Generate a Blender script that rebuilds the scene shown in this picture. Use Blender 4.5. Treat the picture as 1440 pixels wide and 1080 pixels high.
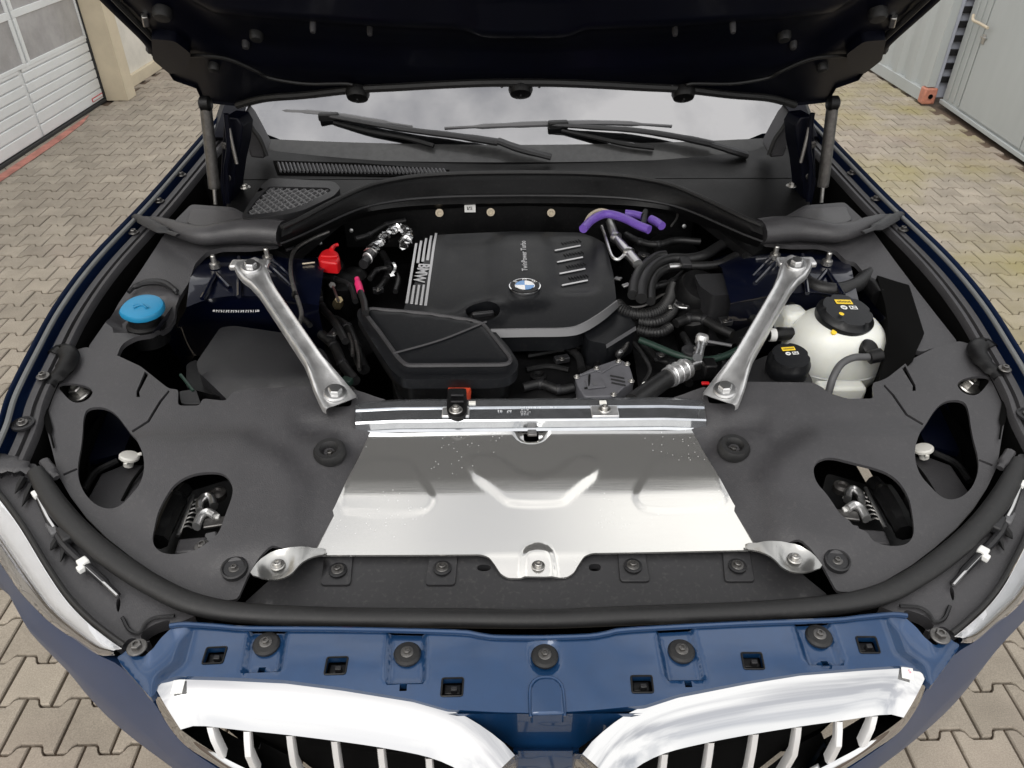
import bpy, bmesh, math, random
from mathutils import Vector, Matrix
from mathutils.geometry import delaunay_2d_cdt
random.seed(11)
for _o in list(bpy.data.objects):
    bpy.data.objects.remove(_o)
SC = bpy.context.scene
COL = SC.collection
R = math.radians

# ------------------------------------------------------------------ camera
F = 1081.0                                   # focal length in pixels of a 1440 x 1080 frame
CAM = Vector((-0.0575, 0.0, 1.785))
YAW, PITCH, ROLL = 0.0245, R(36.0), 0.00657
FW = Vector((math.sin(YAW)*math.cos(PITCH), math.cos(YAW)*math.cos(PITCH), -math.sin(PITCH)))
RT = Vector((math.cos(YAW), -math.sin(YAW), 0.0))
UP = RT.cross(FW)
R2 = RT*math.cos(ROLL) + UP*math.sin(ROLL)
U2 = UP*math.cos(ROLL) - RT*math.sin(ROLL)
cd = bpy.data.cameras.new('camera')
cd.sensor_width = 36.0
cd.lens = F/1440*36
cd.clip_start = 0.02
cd.clip_end = 400
cam = bpy.data.objects.new('camera', cd)
COL.objects.link(cam)
cam.matrix_world = Matrix(((R2.x, U2.x, -FW.x, CAM.x), (R2.y, U2.y, -FW.y, CAM.y), (R2.z, U2.z, -FW.z, CAM.z), (0, 0, 0, 1)))
SC.camera = cam

# ------------------------------------------------------------------ daylight
CLOUD = 0.8
SUN_EL, SUN_AZ = 52.0, 205.0                 # a bright overcast sky, brightest behind the photographer
w = bpy.data.worlds.new('World')
SC.world = w
w.use_nodes = True
nt = w.node_tree
nt.nodes.clear()
sky = nt.nodes.new('ShaderNodeTexSky')
sky.sky_type = 'NISHITA'
sky.sun_disc = False
sky.sun_elevation = R(SUN_EL)
sky.sun_rotation = R(SUN_AZ)
sky.air_density = 1.0
sky.dust_density = 4.0
sky.ozone_density = 1.0
hs = nt.nodes.new('ShaderNodeHueSaturation')
hs.inputs['Saturation'].default_value = 0.45
bg = nt.nodes.new('ShaderNodeBackground')
bg.inputs['Strength'].default_value = 0.1
wo = nt.nodes.new('ShaderNodeOutputWorld')
nt.links.new(sky.outputs[0], hs.inputs['Color'])
mxw = nt.nodes.new('ShaderNodeMix')            # an even layer of thin cloud in front of the clear sky
mxw.data_type = 'RGBA'
tcw = nt.nodes.new('ShaderNodeTexCoord')       # broken thin cloud: soft lighter and darker masses all over the sky
nzw = nt.nodes.new('ShaderNodeTexNoise')
nzw.inputs['Scale'].default_value = 2.6
nzw.inputs['Detail'].default_value = 7
nzw.inputs['Roughness'].default_value = .55
mrw = nt.nodes.new('ShaderNodeMapRange')
mrw.inputs['From Min'].default_value = .40
mrw.inputs['From Max'].default_value = .58
mrw.inputs['To Min'].default_value = CLOUD-.50
mrw.inputs['To Max'].default_value = CLOUD+.14
nt.links.new(tcw.outputs['Generated'], nzw.inputs['Vector'])
nt.links.new(nzw.outputs[0], mrw.inputs['Value'])
nt.links.new(mrw.outputs[0], mxw.inputs['Factor'])
mxw.inputs['B'].default_value = (12.75, 12.55, 12.2, 1)
nt.links.new(hs.outputs[0], mxw.inputs['A'])
nt.links.new(mxw.outputs['Result'], bg.inputs['Color'])
nt.links.new(bg.outputs[0], wo.inputs['Surface'])
sd = bpy.data.lights.new('sun', 'SUN')
sd.energy = 0.6
sd.angle = R(25)
sd.color = (1.0, 0.97, 0.93)
sun = bpy.data.objects.new('sun', sd)
COL.objects.link(sun)
az = R(SUN_AZ)
sdir = Vector((math.sin(az)*math.cos(R(SUN_EL)), math.cos(az)*math.cos(R(SUN_EL)), math.sin(R(SUN_EL))))
sun.location = (0, -3, 8)
sun.rotation_euler = sdir.to_track_quat('Z', 'Y').to_euler()
SC.view_settings.view_transform = 'Standard'
SC.view_settings.look = 'None'
SC.view_settings.exposure = 0.55
SC.view_settings.gamma = 1.0
SC.view_settings.use_curve_mapping = False

# ------------------------------------------------------------------ rays: a pixel of the photograph to a point at a known height
def ray(px, py):
    return FW + R2*((px-720)/F) - U2*((py-540)/F)
def P(px, py, z):
    d = ray(px, py)
    if not callable(z):
        return CAM + d*((z-CAM.z)/d.z)
    zz = 1.0
    for _ in range(14):
        p = CAM + d*((zz-CAM.z)/d.z)
        zz = 0.5*zz + 0.5*z(p.x, p.y)
    p = CAM + d*((zz-CAM.z)/d.z)
    return p
def PY(px, py, Y):
    d = ray(px, py)
    return CAM + d*(Y/d.y)
def PN(px, py, A, n):
    d = ray(px, py)
    return CAM + d*((Vector(A)-CAM).dot(n)/d.dot(n))
def PL(pts, z):
    return [P(a, b, z) for a, b in pts]
def mx(pts, m):
    return [Vector((p.x*m, p.y, p.z)) for p in pts]

def knots(k):
    def f(t):
        if t <= k[0][0]: return k[0][1] + (t-k[0][0])*(k[1][1]-k[0][1])/(k[1][0]-k[0][0])
        for (a, b), (c, d) in zip(k, k[1:]):
            if t <= c: return b + (d-b)*(t-a)/(c-a)
        (a, b), (c, d) = k[-2:]
        return d + (t-c)*(d-b)/(c-a)
    return f
_zc = knots([(.4, .86), (.6, .893), (.745, .92), (.95, .965), (1.07, .995), (1.37, 1.04), (1.68, 1.085), (2.0, 1.13)])
def ZC(x, y): return _zc(y)                   # the general height of the covers over the engine bay
def zoff(dz, f=ZC): return lambda x, y: f(x, y)+dz
def sst(a, b, t):
    t = max(0., min(1., (t-a)/(b-a)))
    return t*t*(3-2*t)

def flat2(pts): return [Vector((p.x, p.y)) for p in pts]
# ------------------------------------------------------------------ materials
MAT = {}
def mat(name, base, rough=.5, metal=0., var=0., vscale=9., bump=0., bscale=500., coat=0., spec=.5, rvar=0., sss=0., trans=0., ior=1.45, crough=.03, stretch=None, emit=None, dust=0.):
    m = bpy.data.materials.new(name)
    m.use_nodes = True
    t = m.node_tree
    b = t.nodes['Principled BSDF']
    b.inputs['Base Color'].default_value = (*base, 1)
    b.inputs['Roughness'].default_value = rough
    b.inputs['Metallic'].default_value = metal
    b.inputs['Specular IOR Level'].default_value = spec
    b.inputs['IOR'].default_value = ior
    b.inputs['Coat Weight'].default_value = coat
    b.inputs['Coat Roughness'].default_value = crough
    if sss:
        b.inputs['Subsurface Weight'].default_value = sss
        b.inputs['Subsurface Radius'].default_value = (.02, .018, .012)
        b.inputs['Subsurface Scale'].default_value = .6
    if trans: b.inputs['Transmission Weight'].default_value = trans
    tc = t.nodes.new('ShaderNodeTexCoord')
    geo = t.nodes.new('ShaderNodeNewGeometry')
    mp = t.nodes.new('ShaderNodeMapping')
    t.links.new(geo.outputs['Position'], mp.inputs['Vector'])
    if stretch: mp.inputs['Scale'].default_value = stretch
    if var or rvar or dust:
        n = t.nodes.new('ShaderNodeTexNoise')
        n.inputs['Scale'].default_value = vscale
        n.inputs['Detail'].default_value = 7
        n.inputs['Roughness'].default_value = .65
        t.links.new(mp.outputs[0], n.inputs['Vector'])
    if var:
        r = t.nodes.new('ShaderNodeValToRGB')
        r.color_ramp.elements[0].position = .3
        r.color_ramp.elements[1].position = .72
        r.color_ramp.elements[0].color = (*[c*(1-var) for c in base], 1)
        r.color_ramp.elements[1].color = (*[min(1, c*(1+var)) for c in base], 1)
        t.links.new(n.outputs[0], r.inputs[0])
        out = r.outputs[0]
        if dust:                                   # settled dust and dried drops
            n3 = t.nodes.new('ShaderNodeTexNoise')
            n3.inputs['Scale'].default_value = 160
            n3.inputs['Detail'].default_value = 4
            r3 = t.nodes.new('ShaderNodeValToRGB')
            r3.color_ramp.elements[0].position = .55
            r3.color_ramp.elements[1].position = .8
            mm = t.nodes.new('ShaderNodeMath'); mm.operation = 'MULTIPLY'; mm.inputs[1].default_value = dust
            mi = t.nodes.new('ShaderNodeMix'); mi.data_type = 'RGBA'
            mi.inputs['B'].default_value = (.32, .30, .27, 1)
            t.links.new(geo.outputs['Position'], n3.inputs['Vector'])
            t.links.new(n3.outputs[0], r3.inputs[0])
            t.links.new(r3.outputs[0], mm.inputs[0])
            t.links.new(mm.outputs[0], mi.inputs['Factor'])
            t.links.new(out, mi.inputs['A'])
            out = mi.outputs['Result']
        t.links.new(out, b.inputs['Base Color'])
    if rvar:
        mr = t.nodes.new('ShaderNodeMapRange')
        mr.inputs['From Min'].default_value = .3
        mr.inputs['From Max'].default_value = .7
        mr.inputs['To Min'].default_value = max(.0, rough-rvar)
        mr.inputs['To Max'].default_value = min(1, rough+rvar)
        t.links.new(n.outputs[0], mr.inputs['Value'])
        t.links.new(mr.outputs[0], b.inputs['Roughness'])
    if bump:
        n2 = t.nodes.new('ShaderNodeTexNoise')
        n2.inputs['Scale'].default_value = bscale
        n2.inputs['Detail'].default_value = 3
        t.links.new(mp.outputs[0], n2.inputs['Vector'])
        bp = t.nodes.new('ShaderNodeBump')
        bp.inputs['Strength'].default_value = bump
        bp.inputs['Distance'].default_value = .001
        t.links.new(n2.outputs[0], bp.inputs['Height'])
        t.links.new(bp.outputs[0], b.inputs['Normal'])
    if emit:
        b.inputs['Emission Color'].default_value = (*emit, 1)
        b.inputs['Emission Strength'].default_value = 1
    MAT[name] = m
    return m
mat('plastic_grey', (.043, .042, .045), .40, var=.24, vscale=5, bump=.5, bscale=520, rvar=.10, dust=.05)
mat('plastic_mid', (.024, .024, .026), .5, var=.15, vscale=6, bump=.2, bscale=900, rvar=.06, dust=.08)
mat('plastic_dark', (.013, .013, .0145), .46, var=.2, vscale=7, bump=.3, bscale=1100, rvar=.08, dust=.03)
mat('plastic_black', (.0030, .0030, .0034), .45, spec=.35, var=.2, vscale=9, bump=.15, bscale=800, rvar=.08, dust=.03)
mat('cover_black', (.0042, .0047, .006), .42, spec=.42, var=.15, vscale=6, bump=.12, bscale=1200, rvar=.06, dust=.03)
mat('trim_grey', (.10, .10, .105), .42, var=.08, bump=.1, bscale=1000)
mat('rubber', (.013, .013, .0135), .5, var=.2, vscale=8, bump=.2, bscale=900, rvar=.08, dust=.03)
mat('trim_light', (.15, .15, .155), .42, var=.08, bump=.1, bscale=1000)
mat('mesh_tan', (.22, .20, .16), .5)
mat('strip_grey', (.14, .145, .145), .5, var=.15, vscale=25)
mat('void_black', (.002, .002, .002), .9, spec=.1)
mat('paint_blue', (.004, .036, .108), .40, metal=.35, var=.08, vscale=40, coat=1., crough=.025)
mat('paint_body_shade', (.005, .018, .066), .42, metal=.2, var=.06, vscale=40, coat=.6, crough=.06)  # the same blue paint, darkened for body panels that stand in shade
mat('paint_bumper', (.010, .038, .115), .45, metal=.2, var=.06, vscale=40, coat=.35, crough=.28)
mat('paint_inner_shade', (.0009, .0022, .011), .3, metal=.1, var=.1, vscale=12, coat=1., crough=.03)  # body paint again, the shade inside the bay put into its colour
mat('paint_hood_shade', (.0007, .0012, .0055), .45, var=.2, vscale=12, coat=.06, crough=.1, spec=.22)  # body paint near black: shade under the bonnet is in the colour
mat('chrome', (.56, .565, .575), .05, metal=1., rvar=.02, vscale=25)
mat('slat_silver', (.66, .66, .66), .38, metal=.25, coat=.4)
mat('aluminium_ear', (.42, .42, .41), .30, metal=.9, var=.1, vscale=30, rvar=.06)
mat('aluminium_cast', (.70, .70, .70), .42, metal=.9, var=.08, vscale=30, bump=.15, bscale=350, rvar=.08)
mat('aluminium_pipe', (.6, .6, .6), .35, metal=1., var=.12, vscale=40, bump=.2, bscale=300)
mat('steel_bolt', (.5, .49, .47), .35, metal=1., var=.2, vscale=120, bump=.3, bscale=600)
mat('steel_dark', (.16, .155, .15), .4, metal=.9, var=.3, vscale=90, bump=.3, bscale=600)
mat('tank_white', (.70, .71, .665), .34, var=.08, vscale=10, sss=.5, bump=.1, bscale=300)
mat('white_plastic', (.78, .77, .72), .45, var=.05)
mat('cap_cyan', (.014, .20, .38), .38, var=.08, bump=.08)
mat('red_plastic', (.55, .008, .012), .38, var=.1)
mat('orange_clamp', (.50, .055, .02), .5, var=.15)
mat('pink_tag', (.75, .03, .16), .45)
mat('purple_hose', (.16, .085, .42), .4, var=.12, vscale=60)
mat('beige', (.52, .45, .34), .55, var=.1)
mat('brass', (.42, .34, .2), .35, metal=.9, var=.2, vscale=80)
mat('sticker_yellow', (.80, .55, .03), .5)
mat('sticker_white', (.75, .75, .73), .5)
mat('print_black', (.01, .01, .01), .5)
mat('emblem_blue', (.01, .19, .50), .25, coat=.8)
mat('emblem_white', (.8, .8, .8), .25, coat=.8)
mat('hose_black', (.009, .009, .0095), .45, var=.2, vscale=30, bump=.15, bscale=600, dust=.05)
mat('grey_actuator', (.10, .10, .11), .45, var=.15, vscale=30, bump=.2, bscale=500)
mat('dark_green', (.012, .03, .022), .45, var=.2)

def speckled_aluminium():
    m = mat('aluminium_sheet', (.70, .71, .72), .2, metal=.84, bump=0)
    t = m.node_tree
    b = t.nodes['Principled BSDF']
    geo = t.nodes.new('ShaderNodeNewGeometry')
    mp = t.nodes.new('ShaderNodeMapping')
    mp.inputs['Scale'].default_value = (1.2, 60, 60)
    n = t.nodes.new('ShaderNodeTexNoise')              # rolled streaks that run across the sheet
    n.inputs['Scale'].default_value = 14
    n.inputs['Detail'].default_value = 6
    mr = t.nodes.new('ShaderNodeMapRange')
    mr.inputs['To Min'].default_value = .10
    mr.inputs['To Max'].default_value = .17
    v = t.nodes.new('ShaderNodeTexVoronoi')            # dried water drops
    v.inputs['Scale'].default_value = 150
    v.inputs['Randomness'].default_value = 1
    lt = t.nodes.new('ShaderNodeMath'); lt.operation = 'LESS_THAN'; lt.inputs[1].default_value = .105
    n2 = t.nodes.new('ShaderNodeTexNoise'); n2.inputs['Scale'].default_value = 9; n2.inputs['Detail'].default_value = 3
    gt = t.nodes.new('ShaderNodeMath'); gt.operation = 'GREATER_THAN'; gt.inputs[1].default_value = .56
    ml = t.nodes.new('ShaderNodeMath'); ml.operation = 'MULTIPLY'
    mi = t.nodes.new('ShaderNodeMix'); mi.data_type = 'RGBA'
    mi.inputs['A'].default_value = (.62, .615, .595, 1)
    mi.inputs['B'].default_value = (.62, .62, .61, 1)
    mm = t.nodes.new('ShaderNodeMath'); mm.operation = 'MULTIPLY_ADD'; mm.inputs[1].default_value = -.80; mm.inputs[2].default_value = .84
    mr2 = t.nodes.new('ShaderNodeMath'); mr2.operation = 'MAXIMUM'
    ms = t.nodes.new('ShaderNodeMath'); ms.operation = 'MULTIPLY'; ms.inputs[1].default_value = .6
    L = t.links.new
    L(geo.outputs['Position'], mp.inputs['Vector']); L(mp.outputs[0], n.inputs['Vector']); L(n.outputs[0], mr.inputs['Value'])
    L(geo.outputs['Position'], v.inputs['Vector']); L(v.outputs['Distance'], lt.inputs[0])
    L(geo.outputs['Position'], n2.inputs['Vector']); L(n2.outputs[0], gt.inputs[0])
    L(lt.outputs[0], ml.inputs[0]); L(gt.outputs[0], ml.inputs[1])
    L(ml.outputs[0], mi.inputs['Factor']); L(mi.outputs['Result'], b.inputs['Base Color'])
    L(ml.outputs[0], mm.inputs[0]); L(mm.outputs[0], b.inputs['Metallic'])
    L(ml.outputs[0], ms.inputs[0]); L(ms.outputs[0], mr2.inputs[0]); L(mr.outputs[0], mr2.inputs[1]); L(mr2.outputs[0], b.inputs['Roughness'])
    bp = t.nodes.new('ShaderNodeBump'); bp.inputs['Strength'].default_value = .03; bp.inputs['Distance'].default_value = .001
    L(n.outputs[0], bp.inputs['Height']); L(bp.outputs[0], b.inputs['Normal'])
speckled_aluminium()
mat('aluminium_beam', (.58, .60, .63), .17, metal=.90, var=.06, vscale=40, rvar=.06)

def thin_glass(name, tint, refl, rough=.02, add=.0):
    m = bpy.data.materials.new(name)
    m.use_nodes = True
    t = m.node_tree
    t.nodes.clear()
    o = t.nodes.new('ShaderNodeOutputMaterial')
    g = t.nodes.new('ShaderNodeBsdfGlossy'); g.inputs['Roughness'].default_value = rough; g.inputs['Color'].default_value = (.97, .97, 1, 1)
    tr = t.nodes.new('ShaderNodeBsdfTransparent'); tr.inputs['Color'].default_value = (*tint, 1)
    lw = t.nodes.new('ShaderNodeFresnel'); lw.inputs['IOR'].default_value = 1.52
    ad = t.nodes.new('ShaderNodeMath'); ad.operation = 'ADD'; ad.inputs[1].default_value = refl; ad.use_clamp = True
    mxs = t.nodes.new('ShaderNodeMixShader')
    t.links.new(lw.outputs[0], ad.inputs[0]); t.links.new(ad.outputs[0], mxs.inputs[0])
    t.links.new(tr.outputs[0], mxs.inputs[1]); t.links.new(g.outputs[0], mxs.inputs[2]); t.links.new(mxs.outputs[0], o.inputs[0])
    MAT[name] = m
thin_glass('windscreen_glass', (.25, .27, .28), .27)
thin_glass('lens_glass', (.93, .94, .95), .10)
thin_glass('window_glass', (.45, .47, .48), .25)

# ------------------------------------------------------------------ object helpers
WL = {}
def tag(o, label=None, cat=None, group=None, kind=None):
    if label: o['label'] = label
    if cat: o['category'] = cat
    if group: o['group'] = group
    if kind: o['kind'] = kind
    return o
def empty(name, loc, label=None, cat=None, group=None):
    o = bpy.data.objects.new(name, None)
    o.empty_display_size = .1
    COL.objects.link(o)
    o.location = loc
    WL[o.name] = Vector(loc)
    return tag(o, label, cat, group)
def mesh_obj(name, me, m, parent, loc, label=None, kind=None):
    o = bpy.data.objects.new(name, me)
    COL.objects.link(o)
    pl = WL[parent.name] if parent else Vector((0, 0, 0))
    o.location = Vector(loc)-pl
    if parent: o.parent = parent
    WL[o.name] = Vector(loc)
    if m and not me.materials: me.materials.append(MAT[m])
    return tag(o, label, kind=kind)
def obj(name, vs, fs, m, parent=None, smooth=40, bevel=0, seg=2, label=None, kind=None, recalc=True):
    vs = [Vector(v) for v in vs]
    lo = Vector([min(v[i] for v in vs) for i in range(3)])
    hi = Vector([max(v[i] for v in vs) for i in range(3)])
    c = (lo+hi)/2
    me = bpy.data.meshes.new(name)
    me.from_pydata([tuple(v-c) for v in vs], [], [list(f) for f in fs])
    if recalc:
        bm = bmesh.new(); bm.from_mesh(me)
        bmesh.ops.recalc_face_normals(bm, faces=bm.faces)
        bm.to_mesh(me); bm.free()
    if smooth:
        me.polygons.foreach_set('use_smooth', [True]*len(me.polygons))
        me.set_sharp_from_angle(angle=R(smooth))
    o = mesh_obj(name, me, m, parent, c, label, kind)
    if bevel:
        bv = o.modifiers.new('bevel', 'BEVEL')
        bv.width = bevel; bv.segments = seg; bv.limit_method = 'ANGLE'; bv.angle_limit = R(50)
    return o
class G:
    """collects geometry for one mesh"""
    def __init__(s): s.v = []; s.f = []
    def add(s, vs, fs):
        n = len(s.v)
        s.v += [Vector(v) for v in vs]
        s.f += [[i+n for i in f] for f in fs]
        return s
    def build(s, name, m, parent=None, **k): return obj(name, s.v, s.f, m, parent, **k)

def cat(pts, n=6, closed=False):
    """Catmull-Rom through points"""
    pts = [Vector(p) for p in pts]
    N = len(pts)
    out = []
    for i in range(N if closed else N-1):
        p1, p2 = pts[i], pts[(i+1) % N]
        p0 = pts[i-1] if (closed or i > 0) else p1*2-p2
        p3 = pts[(i+2) % N] if (closed or i+2 < N) else p2*2-p1
        for k in range(n):
            t = k/n
            out.append(.5*((2*p1)+(p2-p0)*t+(2*p0-5*p1+4*p2-p3)*t*t+(3*p1-p0-3*p2+p3)*t**3))
    if not closed: out.append(pts[-1])
    return out
def resample(pts, n):
    L = [0.]
    for a, b in zip(pts, pts[1:]): L.append(L[-1]+(b-a).length)
    out = []
    j = 0
    for i in range(n):
        s = L[-1]*i/(n-1)
        while j < len(pts)-2 and L[j+1] < s: j += 1
        d = L[j+1]-L[j]
        out.append(pts[j].lerp(pts[j+1], 0 if d < 1e-9 else min(1, (s-L[j])/d)))
    return out
def chaikin(pts, it=2):
    pts = [Vector(p) for p in pts]
    for _ in range(it):
        o = []
        for i, p in enumerate(pts):
            q = pts[(i+1) % len(pts)]
            o += [p.lerp(q, .25), p.lerp(q, .75)]
        pts = o
    return pts
def soft(pts, r=.01, n=3):
    """round the corners of a closed outline with about radius r"""
    pts = [Vector(p) for p in pts]
    N = len(pts)
    o = []
    for i in range(N):
        a, b, c = pts[i-1], pts[i], pts[(i+1) % N]
        da, dc = (a-b), (c-b)
        la, lc = min(r, da.length*.45), min(r, dc.length*.45)
        if da.length < 1e-6 or dc.length < 1e-6: continue
        p, q = b+da.normalized()*la, b+dc.normalized()*lc
        for k in range(n+1):
            t = k/n
            o.append(p*(1-t)**2 + b*2*t*(1-t) + q*t*t)
    return o
def inpoly(x, y, poly):
    c = False
    j = len(poly)-1
    for i in range(len(poly)):
        xi, yi = poly[i][0], poly[i][1]
        xj, yj = poly[j][0], poly[j][1]
        if (yi > y) != (yj > y) and x < (xj-xi)*(y-yi)/(yj-yi)+xi: c = not c
        j = i
    return c
def pdist(x, y, poly, closed=True):
    best = 1e9
    n = len(poly)
    for i in range(n if closed else n-1):
        ax, ay = poly[i][0], poly[i][1]
        bx, by = poly[(i+1) % n][0], poly[(i+1) % n][1]
        dx, dy = bx-ax, by-ay
        l = dx*dx+dy*dy
        t = 0 if l < 1e-12 else max(0, min(1, ((x-ax)*dx+(y-ay)*dy)/l))
        d = (ax+t*dx-x)**2+(ay+t*dy-y)**2
        if d < best: best = d
    return math.sqrt(best)
def emboss(poly, h, ramp):
    """height step inside an outline, with a soft ramp"""
    x0 = min(p[0] for p in poly)-ramp; x1 = max(p[0] for p in poly)+ramp
    y0 = min(p[1] for p in poly)-ramp; y1 = max(p[1] for p in poly)+ramp
    def f(x, y):
        if x < x0 or x > x1 or y < y0 or y > y1: return 0.
        d = pdist(x, y, poly)
        if inpoly(x, y, poly): d = -d
        return h*sst(ramp/2, -ramp/2, d) if False else h*(1-sst(-ramp/2, ramp/2, d))
    return f
def densify(pts, g):
    o = []
    for i, p in enumerate(pts):
        q = pts[(i+1) % len(pts)]
        n = max(1, int((Vector((q[0], q[1]))-Vector((p[0], p[1]))).length/g))
        for k in range(n): o.append((p[0]+(q[0]-p[0])*k/n, p[1]+(q[1]-p[1])*k/n))
    return o
def sheet_geo(outline, zf, thick=.004, holes=(), grid=.02, m=1, tf=None):
    out = densify(outline, grid)
    hs_ = [densify(h, grid) for h in holes]
    vs = [Vector(p) for p in out]
    es = [(i, (i+1) % len(out)) for i in range(len(out))]
    for h in hs_:
        b = len(vs)
        vs += [Vector(p) for p in h]
        es += [(b+i, b+(i+1) % len(h)) for i in range(len(h))]
    x0 = min(p[0] for p in out); x1 = max(p[0] for p in out)
    y0 = min(p[1] for p in out); y1 = max(p[1] for p in out)
    nx, ny = int((x1-x0)/grid)+1, int((y1-y0)/grid)+1
    allb = [out]+hs_
    for i in range(nx):
        for j in range(ny):
            x, y = x0+(i+.5+(.25 if j % 2 else -.25))*grid, y0+(j+.5)*grid
            if not inpoly(x, y, out) or any(inpoly(x, y, h) for h in hs_): continue
            if min(pdist(x, y, b) for b in allb) < grid*.4: continue
            vs.append(Vector((x, y)))
    r = delaunay_2d_cdt(vs, es, [], 0, 1e-7)
    V, T = r[0], r[2]
    fs = []
    for t in T:
        cx = sum(V[i].x for i in t)/3; cy = sum(V[i].y for i in t)/3
        if inpoly(cx, cy, out) and not any(inpoly(cx, cy, h) for h in hs_): fs.append(list(t))
    z = zf if callable(zf) else (lambda x, y: zf)
    cnt = {}
    for f in fs:
        for a, b in zip(f, f[1:]+f[:1]): cnt[(a, b)] = 1
    bd = [(a, b) for (a, b) in cnt if (b, a) not in cnt]
    top = [Vector((v.x, v.y, z(v.x, v.y))) for v in V]
    n = len(top)
    bi = {}
    low = []
    for a, b in bd:
        for q in (a, b):
            if q not in bi:
                bi[q] = n+len(low)
                low.append(top[q]-Vector((0, 0, thick)))
    F2 = [f for f in fs]+[[b, a, bi[a], bi[b]] for a, b in bd]
    allv = top+low
    used = sorted({i for f in F2 for i in f})
    mp = {k: i for i, k in enumerate(used)}
    allv = [allv[k] for k in used]
    F2 = [[mp[i] for i in f] for f in F2]
    if tf: allv = [tf(v) for v in allv]
    allv = [Vector((v.x*m, v.y, v.z)) for v in allv]
    if m < 0: F2 = [f[::-1] for f in F2]
    return allv, F2
def sheet(name, outline, zf, m_, parent, thick=.004, holes=(), grid=.02, m=1, bevel=.0015, tf=None, smooth=40, **k):
    vs, fs = sheet_geo(outline, zf, thick, holes, grid, m, tf)
    return obj(name, vs, fs, m_, parent, bevel=bevel, recalc=False, smooth=smooth, **k)
def tube_geo(path, r, n=10, caps=True, flat=None):
    path = [Vector(p) for p in path]
    N = len(path)
    rr = r if isinstance(r, (list, tuple)) else [r]*N
    if len(rr) != N: rr = [rr[min(len(rr)-1, int(i*len(rr)/N))] for i in range(N)]
    vs, fs = [], []
    t0 = (path[1]-path[0]).normalized()
    ref = Vector((0, 0, 1)) if abs(t0.z) < .9 else Vector((0, 1, 0))
    u = t0.cross(ref).normalized()
    for i in range(N):
        t = (path[min(N-1, i+1)]-path[max(0, i-1)]).normalized()
        u = (u-t*u.dot(t)).normalized()
        v = u.cross(t) if False else t.cross(u)
        for k in range(n):
            a = 2*math.pi*k/n
            vs.append(path[i]+u*(math.cos(a)*rr[i])+v*(math.sin(a)*rr[i]*(flat or 1)))
    for i in range(N-1):
        for k in range(n):
            fs.append([i*n+k, i*n+(k+1) % n, (i+1)*n+(k+1) % n, (i+1)*n+k])
    if caps:
        fs.append(list(range(n))[::-1]); fs.append([(N-1)*n+k for k in range(n)])
    return vs, fs
def tube(name, path, r, m_, parent, n=10, sub=5, m=1, flat=None, **k):
    p = cat(mx([Vector(q) for q in path], m), sub) if sub else mx([Vector(q) for q in path], m)
    vs, fs = tube_geo(p, r, n, flat=flat)
    return obj(name, vs, fs, m_, parent, **k)
def corrugated(name, path, r, m_, parent, pitch=.0055, depth=.12, **k):
    p = cat(path, 12)
    L = sum((b-a).length for a, b in zip(p, p[1:]))
    N = max(8, int(L/pitch*4))
    p = resample(p, N)
    rr = [r*(1 - depth*(1 if i % 4 in (0, 3) else 0)) for i in range(N)]
    vs, fs = tube_geo(p, rr, 12)
    return obj(name, vs, fs, m_, parent, **k)
def lathe_geo(prof, c, axis=(0, 0, 1), n=24, mod=None):
    ax = Vector(axis).normalized()
    ref = Vector((1, 0, 0)) if abs(ax.x) < .9 else Vector((0, 1, 0))
    u = (ref-ax*ref.dot(ax)).normalized(); v = ax.cross(u)
    c = Vector(c)
    vs, fs = [], []
    for r, h in prof:
        for k in range(n):
            a = 2*math.pi*k/n
            q = r*(mod(a, h) if mod else 1)
            vs.append(c+ax*h+u*math.cos(a)*q+v*math.sin(a)*q)
    for i in range(len(prof)-1):
        for k in range(n):
            fs.append([i*n+k, i*n+(k+1) % n, (i+1)*n+(k+1) % n, (i+1)*n+k])
    fs.append(list(range(n))[::-1]); fs.append([(len(prof)-1)*n+k for k in range(n)])
    return vs, fs
def lathe(name, prof, c, m_, parent, axis=(0, 0, 1), n=24, mod=None, **k):
    vs, fs = lathe_geo(prof, c, axis, n, mod)
    return obj(name, vs, fs, m_, parent, **k)
def box_geo(c, sx, sy, sz, X=(1, 0, 0), Y=(0, 1, 0)):
    X = Vector(X).normalized(); Y = Vector(Y); Y = (Y-X*Y.dot(X)).normalized(); Z = X.cross(Y)
    c = Vector(c)
    vs = [c+X*sx*a/2+Y*sy*b/2+Z*sz*d/2 for d in (-1, 1) for b in (-1, 1) for a in (-1, 1)]
    return vs, [[0, 2, 3, 1], [4, 5, 7, 6], [0, 1, 5, 4], [2, 6, 7, 3], [0, 4, 6, 2], [1, 3, 7, 5]]
def box(name, c, sx, sy, sz, m_, parent, X=(1, 0, 0), Y=(0, 1, 0), bevel=.002, **k):
    vs, fs = box_geo(c, sx, sy, sz, X, Y)
    return obj(name, vs, fs, m_, parent, bevel=bevel, **k)
def loft_geo(rows, close=False, cap=False):
    n = len(rows[0])
    vs = [Vector(p) for r in rows for p in r]
    fs = []
    for i in range(len(rows)-1):
        for k in range(n if close else n-1):
            fs.append([i*n+k, i*n+(k+1) % n, (i+1)*n+(k+1) % n, (i+1)*n+k])
    if cap:
        fs.append(list(range(n))[::-1]); fs.append([(len(rows)-1)*n+k for k in range(n)])
    return vs, fs
def loft(name, rows, m_, parent, close=False, cap=False, **k):
    vs, fs = loft_geo(rows, close, cap)
    return obj(name, vs, fs, m_, parent, **k)
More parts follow.
